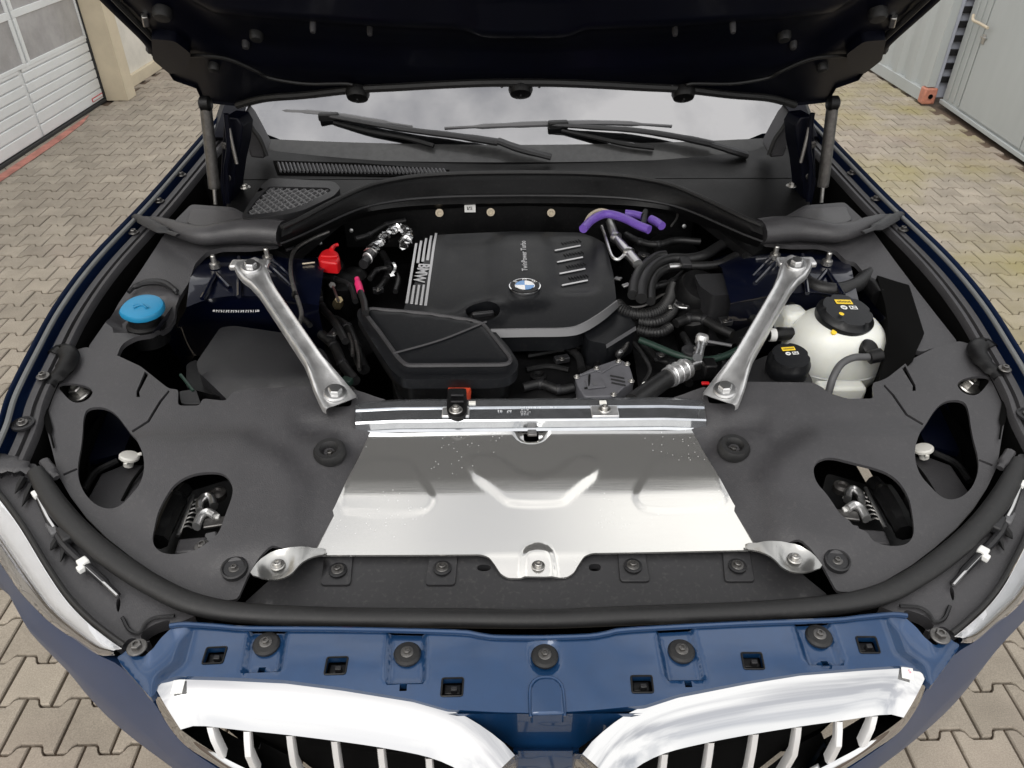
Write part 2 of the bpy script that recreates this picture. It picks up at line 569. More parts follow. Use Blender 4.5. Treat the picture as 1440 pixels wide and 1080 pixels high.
def sweep_rows(path, prof, m=1):
    """profile (inward, up) carried along a path in plan; inward is towards the car's middle"""
    rows = []
    N = len(path)
    for i, p in enumerate(path):
        t = path[min(N-1, i+1)]-path[max(0, i-1)]
        t.z = 0
        t.normalize()
        lat = Vector((t.y, -t.x, 0))
        if lat.x*(-p.x) < 0: lat = -lat
        rows.append([Vector((m*(p.x+lat.x*s), p.y+lat.y*s, p.z+h)) for s, h in prof])
    return rows
def bolt(c, r, parent, axis=(0, 0, 1), m_='steel_dark', name='bolt', head=1, m=1):
    c = Vector((c[0]*m, c[1], c[2]))
    g = G()
    g.add(*lathe_geo([(r, 0), (r, .12*r), (r*.93, .2*r), (r*.62, .24*r)], c, axis, 20))
    if head: g.add(*lathe_geo([(r*.56, .2*r), (r*.56, .62*r), (r*.48, .7*r), (r*.30, .7*r), (r*.26, .5*r)], c, axis, 6 if head == 1 else 16))
    return g.build(name, m_, parent, smooth=30)
def text_geo(body, size, bold=.0):
    cu = bpy.data.curves.new('t', 'FONT')
    cu.body = body
    cu.size = size
    cu.align_x = 'CENTER'; cu.align_y = 'CENTER'
    cu.resolution_u = 3
    cu.offset = bold
    o = bpy.data.objects.new('t', cu)
    COL.objects.link(o)
    dg = bpy.context.evaluated_depsgraph_get()
    me = bpy.data.meshes.new_from_object(o.evaluated_get(dg))
    vs = [v.co.copy() for v in me.vertices]
    fs = [list(p.vertices) for p in me.polygons]
    bpy.data.objects.remove(o); bpy.data.curves.remove(cu); bpy.data.meshes.remove(me)
    return vs, fs
def text_on(name, body, O, U, V, zf, m_, parent, eps=.0012, size=1., bold=.0):
    """flat lettering laid on a surface: U is the reading direction, V the letters' up, both in metres per unit"""
    vs, fs = text_geo(body, size, bold)
    O, U, V = Vector(O), Vector(U), Vector(V)
    out = []
    for v in vs:
        p = O+U*v.x+V*v.y
        out.append(Vector((p.x, p.y, (zf(p.x, p.y) if zf else p.z)+eps)))
    o = obj(name, out, fs, m_, parent, smooth=0)
    return o

# ================================================================== SETTING
def paving_material():
    m = bpy.data.materials.new('concrete_block')
    m.use_nodes = True
    t = m.node_tree
    b = t.nodes['Principled BSDF']
    L = t.links.new
    geo = t.nodes.new('ShaderNodeNewGeometry')
    oi = t.nodes.new('ShaderNodeObjectInfo')
    ad = t.nodes.new('ShaderNodeMath'); ad.operation = 'ADD'
    fr = t.nodes.new('ShaderNodeMath'); fr.operation = 'FRACT'
    L(geo.outputs['Random Per Island'], ad.inputs[0]); L(oi.outputs['Random'], ad.inputs[1]); L(ad.outputs[0], fr.inputs[0])
    cr = t.nodes.new('ShaderNodeValToRGB')
    e = cr.color_ramp.elements
    e[0].color = (.30, .262, .212, 1); e[1].color = (.385, .338, .275, 1)
    x = e.new(.5); x.color = (.34, .298, .243, 1)
    L(fr.outputs[0], cr.inputs[0])
    n = t.nodes.new('ShaderNodeTexNoise'); n.inputs['Scale'].default_value = 300; n.inputs['Detail'].default_value = 6
    n1 = t.nodes.new('ShaderNodeTexNoise'); n1.inputs['Scale'].default_value = 7; n1.inputs['Detail'].default_value = 5
    for q in (n, n1): L(geo.outputs['Position'], q.inputs['Vector'])
    mr = t.nodes.new('ShaderNodeMapRange'); mr.inputs['From Min'].default_value = .3; mr.inputs['From Max'].default_value = .7; mr.inputs['To Min'].default_value = .78; mr.inputs['To Max'].default_value = 1.18
    mr1 = t.nodes.new('ShaderNodeMapRange'); mr1.inputs['From Min'].default_value = .3; mr1.inputs['From Max'].default_value = .7; mr1.inputs['To Min'].default_value = .82; mr1.inputs['To Max'].default_value = 1.1
    L(n.outputs[0], mr.inputs['Value']); L(n1.outputs[0], mr1.inputs['Value'])
    mu = t.nodes.new('ShaderNodeMath'); mu.operation = 'MULTIPLY'; L(mr.outputs[0], mu.inputs[0]); L(mr1.outputs[0], mu.inputs[1])
    vm = t.nodes.new('ShaderNodeVectorMath'); vm.operation = 'SCALE'; L(cr.outputs[0], vm.inputs[0]); L(mu.outputs[0], vm.inputs['Scale'])
    # yellow-green algae in a band along the containers, and faint reddish patches
    sx = t.nodes.new('ShaderNodeSeparateXYZ'); L(geo.outputs['Position'], sx.inputs[0])
    a1 = t.nodes.new('ShaderNodeMapRange'); a1.inputs['From Min'].default_value = 1.7; a1.inputs['From Max'].default_value = 2.6; L(sx.outputs[0], a1.inputs['Value'])
    n3 = t.nodes.new('ShaderNodeTexNoise'); n3.inputs['Scale'].default_value = 1.6; n3.inputs['Detail'].default_value = 6; L(geo.outputs['Position'], n3.inputs['Vector'])
    r3 = t.nodes.new('ShaderNodeValToRGB'); r3.color_ramp.elements[0].position = .44; r3.color_ramp.elements[1].position = .66; L(n3.outputs[0], r3.inputs[0])
    m3 = t.nodes.new('ShaderNodeMath'); m3.operation = 'MULTIPLY'; L(a1.outputs[0], m3.inputs[0]); L(r3.outputs[0], m3.inputs[1])
    m4 = t.nodes.new('ShaderNodeMath'); m4.operation = 'MULTIPLY'; m4.inputs[1].default_value = .75; L(m3.outputs[0], m4.inputs[0])
    mi = t.nodes.new('ShaderNodeMix'); mi.data_type = 'RGBA'; mi.inputs['B'].default_value = (.30, .26, .10, 1)
    L(m4.outputs[0], mi.inputs['Factor']); L(vm.outputs[0], mi.inputs['A'])
    n5 = t.nodes.new('ShaderNodeTexNoise'); n5.inputs['Scale'].default_value = .9; n5.inputs['Detail'].default_value = 4
    L(geo.outputs['Position'], n5.inputs['Vector'])
    r5 = t.nodes.new('ShaderNodeValToRGB'); r5.color_ramp.elements[0].position = .52; r5.color_ramp.elements[1].position = .75; L(n5.outputs[0], r5.inputs[0])
    m5 = t.nodes.new('ShaderNodeMath'); m5.operation = 'MULTIPLY'; m5.inputs[1].default_value = .5; L(r5.outputs[0], m5.inputs[0])
    mj = t.nodes.new('ShaderNodeMix'); mj.data_type = 'RGBA'; mj.inputs['B'].default_value = (.30, .225, .195, 1)
    L(m5.outputs[0], mj.inputs['Factor']); L(mi.outputs['Result'], mj.inputs['A'])
    L(mj.outputs['Result'], b.inputs['Base Color'])
    b.inputs['Roughness'].default_value = .85
    bp = t.nodes.new('ShaderNodeBump'); bp.inputs['Strength'].default_value = .35; bp.inputs['Distance'].default_value = .002
    L(n.outputs[0], bp.inputs['Height']); L(bp.outputs[0], b.inputs['Normal'])
    MAT['concrete_block'] = m
paving_material()
mat('joint_sand', (.12, .085, .06), .95, var=.35, vscale=45, bump=.6, bscale=250)
mat('wall_cream', (.62, .54, .40), .8, var=.12, vscale=3, bump=.3, bscale=120)
mat('wall_white', (.70, .67, .60), .8, var=.16, vscale=4, bump=.3, bscale=120)
mat('door_white', (.74, .76, .76), .42, var=.05, vscale=4, bump=.05)
mat('pane_sky_grey', (.36, .36, .37), .12, var=.3, vscale=3, coat=1., crough=.05)  # the panes' pale sky reflection is put into this grey
mat('door_gap', (.03, .03, .03), .8)
mat('container_paint', (.40, .425, .425), .5, var=.07, vscale=2.5, bump=.1, bscale=60, stretch=(1, 1, .25))
mat('container_post', (.36, .38, .44), .5, var=.1, vscale=8)
mat('orange_rust', (.46, .19, .13), .6, var=.25, vscale=30)
mat('red_line', (.45, .19, .15), .8, var=.35, vscale=14)

ground = obj('ground', [(-60, -60, -.014), (60, -60, -.014), (60, 60, -.014), (-60, 60, -.014)], [[0, 1, 2, 3]], 'joint_sand', smooth=0)
tag(ground, 'concrete block paving of the yard with sandy joints', kind='structure')
# bone-shaped interlocking blocks laid in running bond
BW, BD, BA = .131, .124, .0115
def wave(u):                                   # +1 at whole u, -1 at half u, flat tops and short ramps
    u = abs((u+.5) % 1.0-.5)
    return 1-2*sst(.17, .30, u)
def block_geo():
    g = .0032
    far, near = [], []
    us = [0, .15, .20, .25, .31, .5, .69, .75, .80, .85, 1]
    for u in us:
        x = g+u*(BW-2*g)
        far.append((x, BD+BA*wave(u)-g)); near.append((x, -BA*wave(u)+g))
    ring = near+far[::-1]
    cx, cy = BW/2, BD/2
    n = len(ring)
    r0 = [(x+(cx-x)*.045*(1 if abs(x-cx) > .05 else .3), y+(cy-y)*.05, 0.) for x, y in ring]
    r1 = [(x, y, -.0035) for x, y in ring]
    r2 = [(x, y, -.02) for x, y in ring]
    vs = [Vector((x-cx, y-cy, z)) for r in (r0, r1, r2) for x, y, z in r]
    fs = []
    k = len(us)
    for i in range(k-1): fs.append([i, i+1, n-2-i, n-1-i])
    for a in (0, 1):
        for i in range(n): fs.append([a*n+i, (a+1)*n+i, (a+1)*n+(i+1) % n, a*n+(i+1) % n])
    return vs, fs
BV, BF = block_geo()
bme = bpy.data.meshes.new('paving_block')
bme.from_pydata([tuple(v) for v in BV], [], BF)
bm_ = bmesh.new(); bm_.from_mesh(bme); bmesh.ops.recalc_face_normals(bm_, faces=bm_.faces); bm_.to_mesh(bme); bm_.free()
bme.materials.append(MAT['concrete_block'])
def project(p):
    d = Vector(p)-CAM
    k = d.dot(FW)
    if k < .05: return None
    return 720+F*d.dot(R2)/k, 540-F*d.dot(U2)/k
VIS = [[(-40, 243), (150, 138), (230, 100), (310, 170), (-40, 650)], [(-40, 800), (22, 828), (95, 944), (250, 1100), (-40, 1100)],
       [(1220, 120), (1310, 146), (1480, 250), (1480, 600), (1165, 170)], [(1480, 790), (1480, 1110), (1170, 1100), (1340, 940), (1430, 840)]]
cand = []
rowmin, rowmax = int(-1.2/BD), int(11.5/BD)
for j in range(rowmin, rowmax):
    for i in range(int(-3.4/BW), int(3.7/BW)):
        x = (i-((j+1) % 2)*.5)*BW+BW/2; y = j*BD+BD/2
        if abs(x) < .62 and .95 < y < 5.2: continue
        if x < -3.02 and y > 6.25 or x > 3.36+.02*(y-5): continue
        if x < -3.26: continue
        px = project((x, y, 0))
        vis = px is not None and any(inpoly(px[0], px[1], q) for q in VIS)
        cand.append((not vis, (Vector((x, y, 0))-CAM).length, x, y))
cand.sort()
rest = G()
for k, (nv, d, x, y) in enumerate(cand):
    dz = random.uniform(-.0022, .0012)
    a, b = random.uniform(-.012, .012), random.uniform(-.012, .012)
    if k < 300 and not nv:
        o = bpy.data.objects.new('paving_block', bme)
        COL.objects.link(o)
        o.parent = ground
        o.location = Vector((x, y, dz))-WL[ground.name]
        o.rotation_euler = (a, b, 0)
    else:
        rest.add([(v.x+x, v.y+y, v.z+dz+a*v.y-b*v.x) for v in BV], BF)
ro = rest.build('paving_field', 'concrete_block', ground, smooth=0, kind='stuff')
sheet('painted_line', [(-3.225, 3.2), (-3.14, 3.2), (-3.09, 4.6), (-3.065, 5.4), (-3.075, 5.75), (-3.115, 5.95), (-3.15, 4.8)], .0035, 'red_line', ground, thick=.002, grid=.1, bevel=0, label='faded red painted line along the garage door')

# ---- garage on the left: cream wall, pillar, white sectional door with windows
W0 = Vector((-3.117, 6.318, 0)); WT = (Vector((-3.178, 4.772, 0))-W0).normalized(); WN = Vector((-WT.y, WT.x, 0))
if WN.x < 0: WN = -WN
gar = empty('garage', (-3.3, 5.0, 0), 'cream garage wall with a white sectional door left of the car', 'garage')
def wq(s, z, n=0): return W0+WT*s+WN*n+Vector((0, 0, z))
def wbox(name, s0, s1, z0, z1, n0, n1, m_, parent, bevel=.004, **k):
    vs = [wq(s, z, n) for z in (z0, z1) for n in (n0, n1) for s in (s0, s1)]
    return obj(name, vs, [[0, 2, 3, 1], [4, 5, 7, 6], [0, 1, 5, 4], [2, 6, 7, 3], [0, 4, 6, 2], [1, 3, 7, 5]], m_, parent, bevel=bevel, **k)
wbox('wall', -6.0, -.16, .0, 3.2, -.3, .0, 'wall_white', gar)
wbox('plinth', -6.0, -.16, 0, .09, .0, .035, 'wall_cream', gar)
wbox('wall', .0, 5.2, 1.95, 3.2, -.3, .02, 'wall_cream', gar)
wbox('wall', 4.4, 9.0, .0, 1.95, -.3, .02, 'wall_cream', gar)
wbox('pillar', -.16, -.004, 0, 3.2, -.3, .155, 'wall_cream', gar, label='cream pillar beside the garage door')
wbox('door_seal', .0, 4.4, .0, .022, -.09, -.012, 'door_gap', gar)
wbox('door_seal', .0, .012, .022, 1.95, -.09, -.012, 'door_gap', gar)
door = wbox('door_leaf', .012, 4.4, .022, 1.95, -.09, -.035, 'door_white', gar, label='white sectional door with ribbed panels')
zz = [.024, .105, .183, .247, .311, .375, .440, .486]
for a, b in zip(zz, zz[1:]):
    for s0, s1 in ((.016, .93), (.97, 1.92), (1.96, 2.9), (2.94, 4.38)):
        wbox('door_slat', s0, s1, a+.0035, b-.0035, -.035, -.024, 'door_white', door, bevel=.005)
for z0, z1 in ((.49, .755), (.80, 1.06), (1.105, 1.37)):
    for s in range(5):
        s0 = .03+s*.90
        if s == 0: a, b = .03, .80
        else: a, b = .80+.09+(s-1)*.87, .80+.09+(s-1)*.87+.78
        wbox('window_pane', a, b, z0, z1, -.034, -.029, 'pane_sky_grey', door, bevel=0)
        fr = G()
        for q in ((a-.035, b+.035, z0-.025, z0), (a-.035, b+.035, z1, z1+.025), (a-.035, a, z0, z1), (b, b+.035, z0, z1)):
            vs = [wq(s_, z_, n_) for z_ in q[2:] for n_ in (-.034, -.022) for s_ in q[:2]]
            fr.add(vs, [[0, 2, 3, 1], [4, 5, 7, 6], [0, 1, 5, 4], [2, 6, 7, 3], [0, 4, 6, 2], [1, 3, 7, 5]])
        fr.build('window_frame', 'door_white', door, bevel=.003)
wbox('label_plate', .03, .2, .045, .072, -.022, -.018, 'red_plastic', door, bevel=.001)
wbox('label_plate', .036, .194, .05, .067, -.018, -.0165, 'door_white', door, bevel=0)

# ---- two steel containers on the right
def cbox(name, x0, x1, y0, y1, z0, z1, m_, parent, bevel=.004, **k):
    return box(name, ((x0+x1)/2, (y0+y1)/2, (z0+z1)/2), x1-x0, y1-y0, z1-z0, m_, parent, bevel=bevel, **k)
ca = empty('shipping_container', (4.5, 8.5, 0), 'pale grey corrugated container with an orange corner fitting beside the car', 'container')
g = G()
rows = []
y = 6.24
k = 0
while y < 12:
    ph = k % 4
    rows.append((3.352 + (.03 if ph in (2, 3) else 0), y))
    y += .075 if ph in (0, 2) else .055
    k += 1
g.add(*loft_geo([[Vector((x-.03*(yy-6.2)*.3, yy, .10)) for x, yy in rows], [Vector((x-.03*(yy-6.2)*.3, yy, 2.3)) for x, yy in rows]]))
g.build('corrugated_side', 'container_paint', ca, smooth=20)
box('bottom_rail', (3.37-.026, 9.2, .06), .05, 5.9, .09, 'container_paint', ca, X=(1, .009, 0), bevel=.004)
cbox('corner_post', 3.335, 3.40, 6.175, 6.245, .14, 2.4, 'container_paint', ca)
cbox('end_post', 3.40, 3.43, 6.18, 6.24, .02, 2.4, 'container_post', ca)
cbox('corner_fitting', 3.325, 3.425, 6.16, 6.25, .012, .135, 'orange_rust', ca, bevel=.012, label='orange painted corner fitting')
lathe('fitting_hole', [(.018, 0), (.018, .004)], (3.375, 6.158, .075), 'void_black', ca, axis=(0, -1, 0))
cbox('end_wall', 3.43, 5.6, 6.22, 6.26, .05, 2.4, 'container_post', ca)
for i in range(14):
    cbox('end_slat', 3.437, 3.60, 6.195, 6.22, .17+i*.10, .215+i*.10, 'plastic_dark', ca, bevel=.003)
cbox('container_roof', 3.4, 5.6, 6.2, 12, 2.4, 2.44, 'container_paint', ca)
B0 = Vector((3.461, 6.15, 0)); BT = (Vector((3.392, 4.818, 0))-B0).normalized(); BN = Vector((BT.y, -BT.x, 0))
if BN.x > 0: BN = -BN
cb = empty('steel_container', (4.6, 4.0, 0), 'light grey steel container with a lever door handle, nearest on the right', 'container')
def bbox(name, s0, s1, z0, z1, n0, n1, m_, parent, bevel=.004, **k):
    vs = [B0+BT*s+BN*n+Vector((0, 0, z)) for z in (z0, z1) for n in (n0, n1) for s in (s0, s1)]
    return obj(name, vs, [[0, 2, 3, 1], [4, 5, 7, 6], [0, 1, 5, 4], [2, 6, 7, 3], [0, 4, 6, 2], [1, 3, 7, 5]], m_, parent, bevel=bevel, **k)
bbox('side_wall', .0, 6.0, .035, 2.4, -1.8, -.012, 'container_paint', cb)
bbox('bottom_rail', .0, 6.0, .03, .06, -.012, .010, 'container_paint', cb)
bbox('gap_shade', .05, 5.9, .0, .035, -1.7, -.05, 'void_black', cb)  # black box added for the shadow in the gap under the container
for i in range(3): bbox('pressed_rib', .06+i*.09, .10+i*.09, .08, 2.3, -.012, -.004, 'container_paint', cb, bevel=.008)
dl = bbox('door_leaf', .30, 1.205, .075, 2.2, -.012, .0, 'container_paint', cb, label='steel door leaf')
bbox('door_leaf', 1.215, 2.15, .075, 2.2, -.012, .0, 'container_paint', cb)
tube('door_handle', [B0+BT*.13+BN*.03+Vector((0, 0, .69)), B0+BT*.18+BN*.045+Vector((0, 0, .665)), B0+BT*.28+BN*.045+Vector((0, 0, .662)), B0+BT*.40+BN*.04+Vector((0, 0, .655))], .010, 'beige', cb)
bbox('lock_plate', .305, .35, .535, .60, .0, .006, 'steel_bolt', cb, bevel=.002)
bbox('lock_lever', .30, .37, .572, .585, .006, .02, 'steel_bolt', cb, bevel=.002)
bbox('hinge_mark', 1.185, 1.2, .24, .27, .0, .006, 'orange_rust', cb, bevel=.002)

# ================================================================== THE CAR
car = empty('car', (0, 2.6, 0), 'dark blue car with its bonnet raised over the open engine bay', 'car')
MIRR = (1, -1)

# ---- bonnet, raised on its hinges (underside seen)
HPHI = R(41.0)
HA = Vector((0, 1.79, 1.295))
HD = Vector((0, -math.cos(HPHI), math.sin(HPHI)))          # from the hinge towards the front lip
HN = Vector((0, -math.sin(HPHI), -math.cos(HPHI)))         # out of the underside
def hood_uv(px, py):
    p = PN(px, py, HA, HN)
    return Vector((p.x, (p-HA).dot(HD)))
def hood_pt(v): return HA + Vector((v[0], 0, 0)) + HD*v[1] + HN*(v[2] - .10*v[0]*v[0])
rear = [(735, 113), (680, 114), (620, 118), (560, 124), (500, 131), (430, 145), (373, 156), (335, 171), (284, 173), (275, 153), (243, 146), (228, 124), (212, 113), (206, 99), (150, 49), (97, 0)]
hl = [hood_uv(*p) for p in rear]
hl += [Vector((-.83, .52)), Vector((-.805, .66)), Vector((-.74, .78)), Vector((-.64, .85)), Vector((-.45, .885)), Vector((-.2, .898)), Vector((0, .90))]
hout = hl + [Vector((-p.x, p.y)) for p in hl[-2:0:-1]]
bar_l = hood_uv(735, 33).y
hb1, hb2 = hood_uv(735, 47).y, hood_uv(735, 18).y
fr_in = [Vector((-.63, .10)), Vector((-.70, .30)), Vector((-.74, .55)), Vector((-.68, .78)), Vector((-.5, .86)), Vector((0, .88)), Vector((.5, .86)), Vector((.68, .78)), Vector((.74, .55)), Vector((.70, .30)), Vector((.63, .10)), Vector((0, .13))]
e_in = emboss(fr_in, -.022, .05)
e_bar = emboss([Vector((-.60, hb1)), Vector((.60, hb1)), Vector((.64, hb2)), Vector((-.64, hb2))], .030, .03)
e_b2 = emboss([Vector((-.09, .2)), Vector((.09, .2)), Vector((.16, .86)), Vector((-.16, .86))], .016, .05)
e_side = emboss([Vector((-.79, .10)), Vector((-.76, .10)), Vector((-.80, .6)), Vector((-.83, .6))], -.012, .02)
def hood_h(x, y):
    return e_in(x, y)+e_bar(x, y)+e_b2(x, y)+e_side(-abs(x), y)
hood_vs, hood_fs = sheet_geo(hout, hood_h, -.008, (), .028, 1, hood_pt)
hood = obj('bonnet', hood_vs, hood_fs, 'paint_hood_shade', car, label='raised bonnet, its dark underside showing', smooth=60)
# outer skin a little above, with its folded edge
ho_vs, ho_fs = sheet_geo(hout, lambda x, y: -.030-.012*(1-min(1, abs(x)/.8)**2), .0, (), .06, 1, hood_pt)
obj('outer_skin', ho_vs, ho_fs, 'paint_body_shade', hood, smooth=60)
for m in MIRR:
    edge = [hood_pt((p.x, p.y, -.004)) for p in hl[12:]]
    tube('folded_edge', edge, .012, 'paint_hood_shade', hood, m=m, n=8, sub=4, flat=.8)
    lip = [hood_pt((p.x+.028, p.y+.01, .006)) for p in hl[13:20]]
    tube('edge_seal', lip, .006, 'rubber', hood, m=m, n=8, sub=4)
    # rear weather seal
    tube('rear_seal', [hood_pt((p.x, p.y+.006, .008)) for p in hl[0:8]], .009, 'rubber', hood, m=m, n=8)
    # bump stops, clips and the washer hose on the underside
    for q, r in (((227, 50), .018), ((360, 80), .014), ((345, 93), .008), ((300, 118), .013), ((520, 60), .006), ((440, 40), .006), ((247, 27), .007)):
        u = hood_uv(*q)
        c = hood_pt((u.x, u.y, hood_h(u.x, u.y)))
        lathe('bump_stop' if r > .01 else 'clip', [(r, -.004), (r, .010), (r*.8, .016), (r*.3, .017)], (c.x*m, c.y, c.z), 'rubber' if r > .01 else 'plastic_grey', hood, axis=HN, n=18)
    hz = []
    for q in ((252, 120), (258, 108), (280, 103), (320, 105), (360, 116), (380, 124), (430, 127), (490, 122), (497, 128)):
        u = hood_uv(*q); hz.append(hood_pt((u.x, u.y, hood_h(u.x, u.y)+.008)))
    tube('washer_hose', hz, .004, 'hose_black', hood, m=m, n=8)
    # corner lug near the hinge
    pts = [hood_uv(*q) for q in ((212, 78), (245, 76), (268, 92), (262, 120), (238, 128), (214, 110))]
    sheet('corner_bracket', soft(pts, .01), .022, 'paint_hood_shade', hood, thick=.022, grid=.02, m=m, tf=hood_pt, bevel=.004)
    u = hood_uv(203, 62)
    box('striker_tab', hood_pt((u.x*m, u.y, .006)), .012, .03, .012, 'steel_bolt', hood, X=(1, m*.5, 0), Y=HD)
for px, py in ((503, 128), (732, 114), (961, 128)):           # the three lugs on the rear edge
    u = hood_uv(px, py+3)
    c = hood_pt((u.x, u.y, .016))
    lathe('wash_nozzle', [(.026, -.012), (.027, .0), (.023, .010), (.012, .013)], c, 'plastic_black', hood, axis=HN, n=20, label=None)
    box('nozzle_jet', c+HN*.014, .004, .012, .004, 'rubber', hood, Y=HD, bevel=.001)
    for sx in (-1, 1):
        if (px < 700 and sx < 0) or (px > 800 and sx > 0): continue
        box('nozzle_fin', c+Vector((sx*.036, .0, .012)), .006, .034, .008, 'trim_grey', hood, X=(1, 0, .7*sx), Y=HD)
# gas struts, hinges
for m in MIRR:
    b0 = P(303, 287, 1.095); b1 = PY(301, 262, b0.y+.005); b2 = PY(289, 146, b0.y+.02)
    if m < 0: pass
    gs = tube('gas_strut', [b1, b1.lerp(b2, .02), b1.lerp(b2, .5), b2], .0125, 'steel_dark', car, m=m, n=14, label='grey gas strut holding the bonnet up')
    tube('piston_rod', [b0, b1], .0045, 'steel_bolt', gs, m=m, n=10, sub=0)
    lathe('end_fitting', [(.011, -.012), (.016, -.008), (.016, .008), (.011, .012)], (b2.x*m, b2.y, b2.z), 'plastic_black', gs, axis=(1, 0, 0))
    Yh = b0.y+.05
    hp = [PY(*q, Yh) for q in ((315, 164), (334, 166), (341, 178), (338, 205), (332, 232), (328, 262), (326, 286), (314, 292), (309, 260), (311, 220))]
    g = G()
    n = len(hp)
    g.add(mx(hp, m)+mx([p+Vector((.012, .05, 0)) for p in hp], m), [list(range(n)), list(range(n, 2*n))[::-1]]+[[i, (i+1) % n, n+(i+1) % n, n+i] for i in range(n)])
    hg = g.build('hinge', 'paint_hood_shade', car, bevel=.003, smooth=30)
    tube('hinge_arm', [PY(318, 160, Yh-.02), PY(322, 205, Yh-.02), PY(318, 240, Yh-.02), PY(321, 285, Yh-.02)], .006, 'paint_hood_shade', hg, m=m, n=8)
    for q in ((316, 205), (320, 250)):
        c = PY(*q, Yh-.012); bolt(c, .008, hg, (0, -1, 0), m=m)
    tube('hinge_link', [PY(333, 230, Yh-.02), PY(326, 200, Yh-.02), PY(322, 180, Yh-.02)], .004, 'steel_bolt', hg, m=m, n=8)

# ---- windscreen, wipers, cowl
def YB(x): return 1.878+.115*x*x
def ZW(x, y): return 1.128+.56*(y-YB(x))
gl_rows = []
for k in range(9):
    t = k/8
    gl_rows.append([Vector((x*(1-.10*t), YB(x)+.92*t-.02*math.sin(math.pi*t), 1.128+.56*.92*t+.05*math.sin(math.pi*t))) for x in [-.72+1.44*i/24 for i in range(25)]])
ws = loft('windscreen', gl_rows, 'windscreen_glass', car, smooth=60, label='windscreen reflecting the pale sky')
mat('frit_black', (.035, .035, .035), .35, var=.3, vscale=60, coat=.4)
fr_rows = [[Vector((x, YB(x)+d, ZW(x, YB(x)+d)+.004)) for x in [-.72+1.44*i/24 for i in range(25)]] for d in (-.03, .0, .022, .034)]
loft('ceramic_band', fr_rows, 'frit_black', ws, smooth=60)
loft('dashboard', [[Vector((x, YB(x)+dy, z)) for x in [-.7+1.4*i/12 for i in range(13)]] for dy, z in ((.0, 1.08), (.25, 1.12), (.5, 1.13), (.75, 1.10), (.78, .8))], 'plastic_dark', car, smooth=60)
def on_ws(px, py, h): return P(px, py, lambda x, y: ZW(x, y)+h)
def wiper(blade, arm, root, spring):
    wp = tube('wiper', [on_ws(a, b, .028) for a, b in arm], [.008, .009, .010, .011, .013], 'plastic_dark', car, n=8, flat=.7, smooth=50)
    bl = [on_ws(a, b, .014) for a, b in blade]
    tube('blade', bl, [.003, .006, .0075, .0075, .0065, .003], 'trim_grey', wp, n=6, sub=6, smooth=40)
    tube('blade_rubber', [p-Vector((0, -.001, .009)) for p in bl], .005, 'rubber', wp, n=6, sub=4)
    c = on_ws(*spring, .024)
    box('blade_clip', c, .05, .022, .018, 'plastic_black', wp, X=(1, .1, 0), bevel=.004)
    tube('lower_link', [on_ws(a, b, .016) for a, b in root], .006, 'plastic_black', wp, n=8)
    return wp
wiper([(364, 156), (410, 157), (455, 160), (520, 169), (580, 178)], [(452, 161), (500, 170), (570, 182), (640, 191), (700, 200)], [(470, 172), (520, 185), (570, 194), (610, 205)], (462, 164))
wiper([(625, 180), (690, 177), (775, 174), (860, 173), (945, 177)], [(775, 175), (830, 179), (890, 183), (950, 192), (1003, 203)], [(790, 183), (830, 192), (880, 203), (920, 208)], (785, 175))
tube('wiper_base', [on_ws(700, 198, .03), on_ws(730, 209, .03), on_ws(775, 221, .025)], [.013, .014, .012], 'plastic_dark', car, n=8, flat=.6)
tube('wiper_base', [on_ws(1000, 203, .03), on_ws(1030, 212, .03), on_ws(1050, 218, .02)], [.013, .015, .014], 'plastic_dark', car, n=8, flat=.6)

def ZCW(x, y): return 1.093+.20*(y-1.75)
arch_top = [(396, 324), (420, 313), (450, 297), (485, 279), (520, 264), (560, 255), (600, 250), (660, 247), (742, 246)]
arch_low = [(398, 346), (425, 336), (458, 322), (495, 306), (525, 298), (560, 293), (600, 290), (660, 288), (742, 287)]
AT = cat(PL(arch_top, 1.112), 4); AL = cat(PL(arch_low, 1.062), 4)
half = []
for a, b in zip(AT, AL):
    md = a.lerp(b, .5)
    half.append([a+Vector((0, .045, -.04)), a+Vector((0, .03, -.008)), a+Vector((0, .016, .003)), a+Vector((0, .002, .002)), a+Vector((0, -.010, -.010)), md+Vector((0, -.014, .0)), b+Vector((0, -.008, .006)), b, b+Vector((0, .01, -.012))])
rows = half + [[Vector((-p.x, p.y, p.z)) for p in r] for r in half[-2::-1]]
loft('bulkhead_arch', rows, 'plastic_black', car, smooth=60, label='black arched trim across the back of the engine bay')
tube('arch_bead', [a+Vector((0, .006, .004)) for a in AT]+[Vector((-a.x, a.y+.006, a.z+.004)) for a in AT[-2::-1]], .0055, 'rubber', car, n=8, sub=0)
tube('arch_rib', [a.lerp(b, .62)+Vector((0, -.016, 0)) for a, b in zip(AT, AL)]+[Vector((-a.lerp(b, .62).x, a.lerp(b, .62).y-.016, a.lerp(b, .62).z)) for a, b in list(zip(AT, AL))[-2::-1]], .003, 'plastic_dark', car, n=6, sub=0)
# bulkhead below the arch
loft('bulkhead', [[Vector((x, 1.78, z)) for x in (-.75, -.4, 0, .4, .75)] for z in (1.10, .95, .55)], 'void_black', car)
cw = [Vector((p.x, p.y+.02)) for p in AT] + [Vector((-p.x, p.y+.02)) for p in AT[-2::-1]]
cw += [Vector((.66, 1.62)), Vector((.70, 1.80)), Vector((.70, YB(.7)-.015)), Vector((.4, YB(.4)-.012)), Vector((0, YB(0)-.012)), Vector((-.4, YB(.4)-.012)), Vector((-.70, YB(.7)-.015)), Vector((-.70, 1.80)), Vector((-.66, 1.62))]
cow = sheet('cowl_panel', cw, ZCW, 'plastic_black', car, thick=.02, grid=.03)
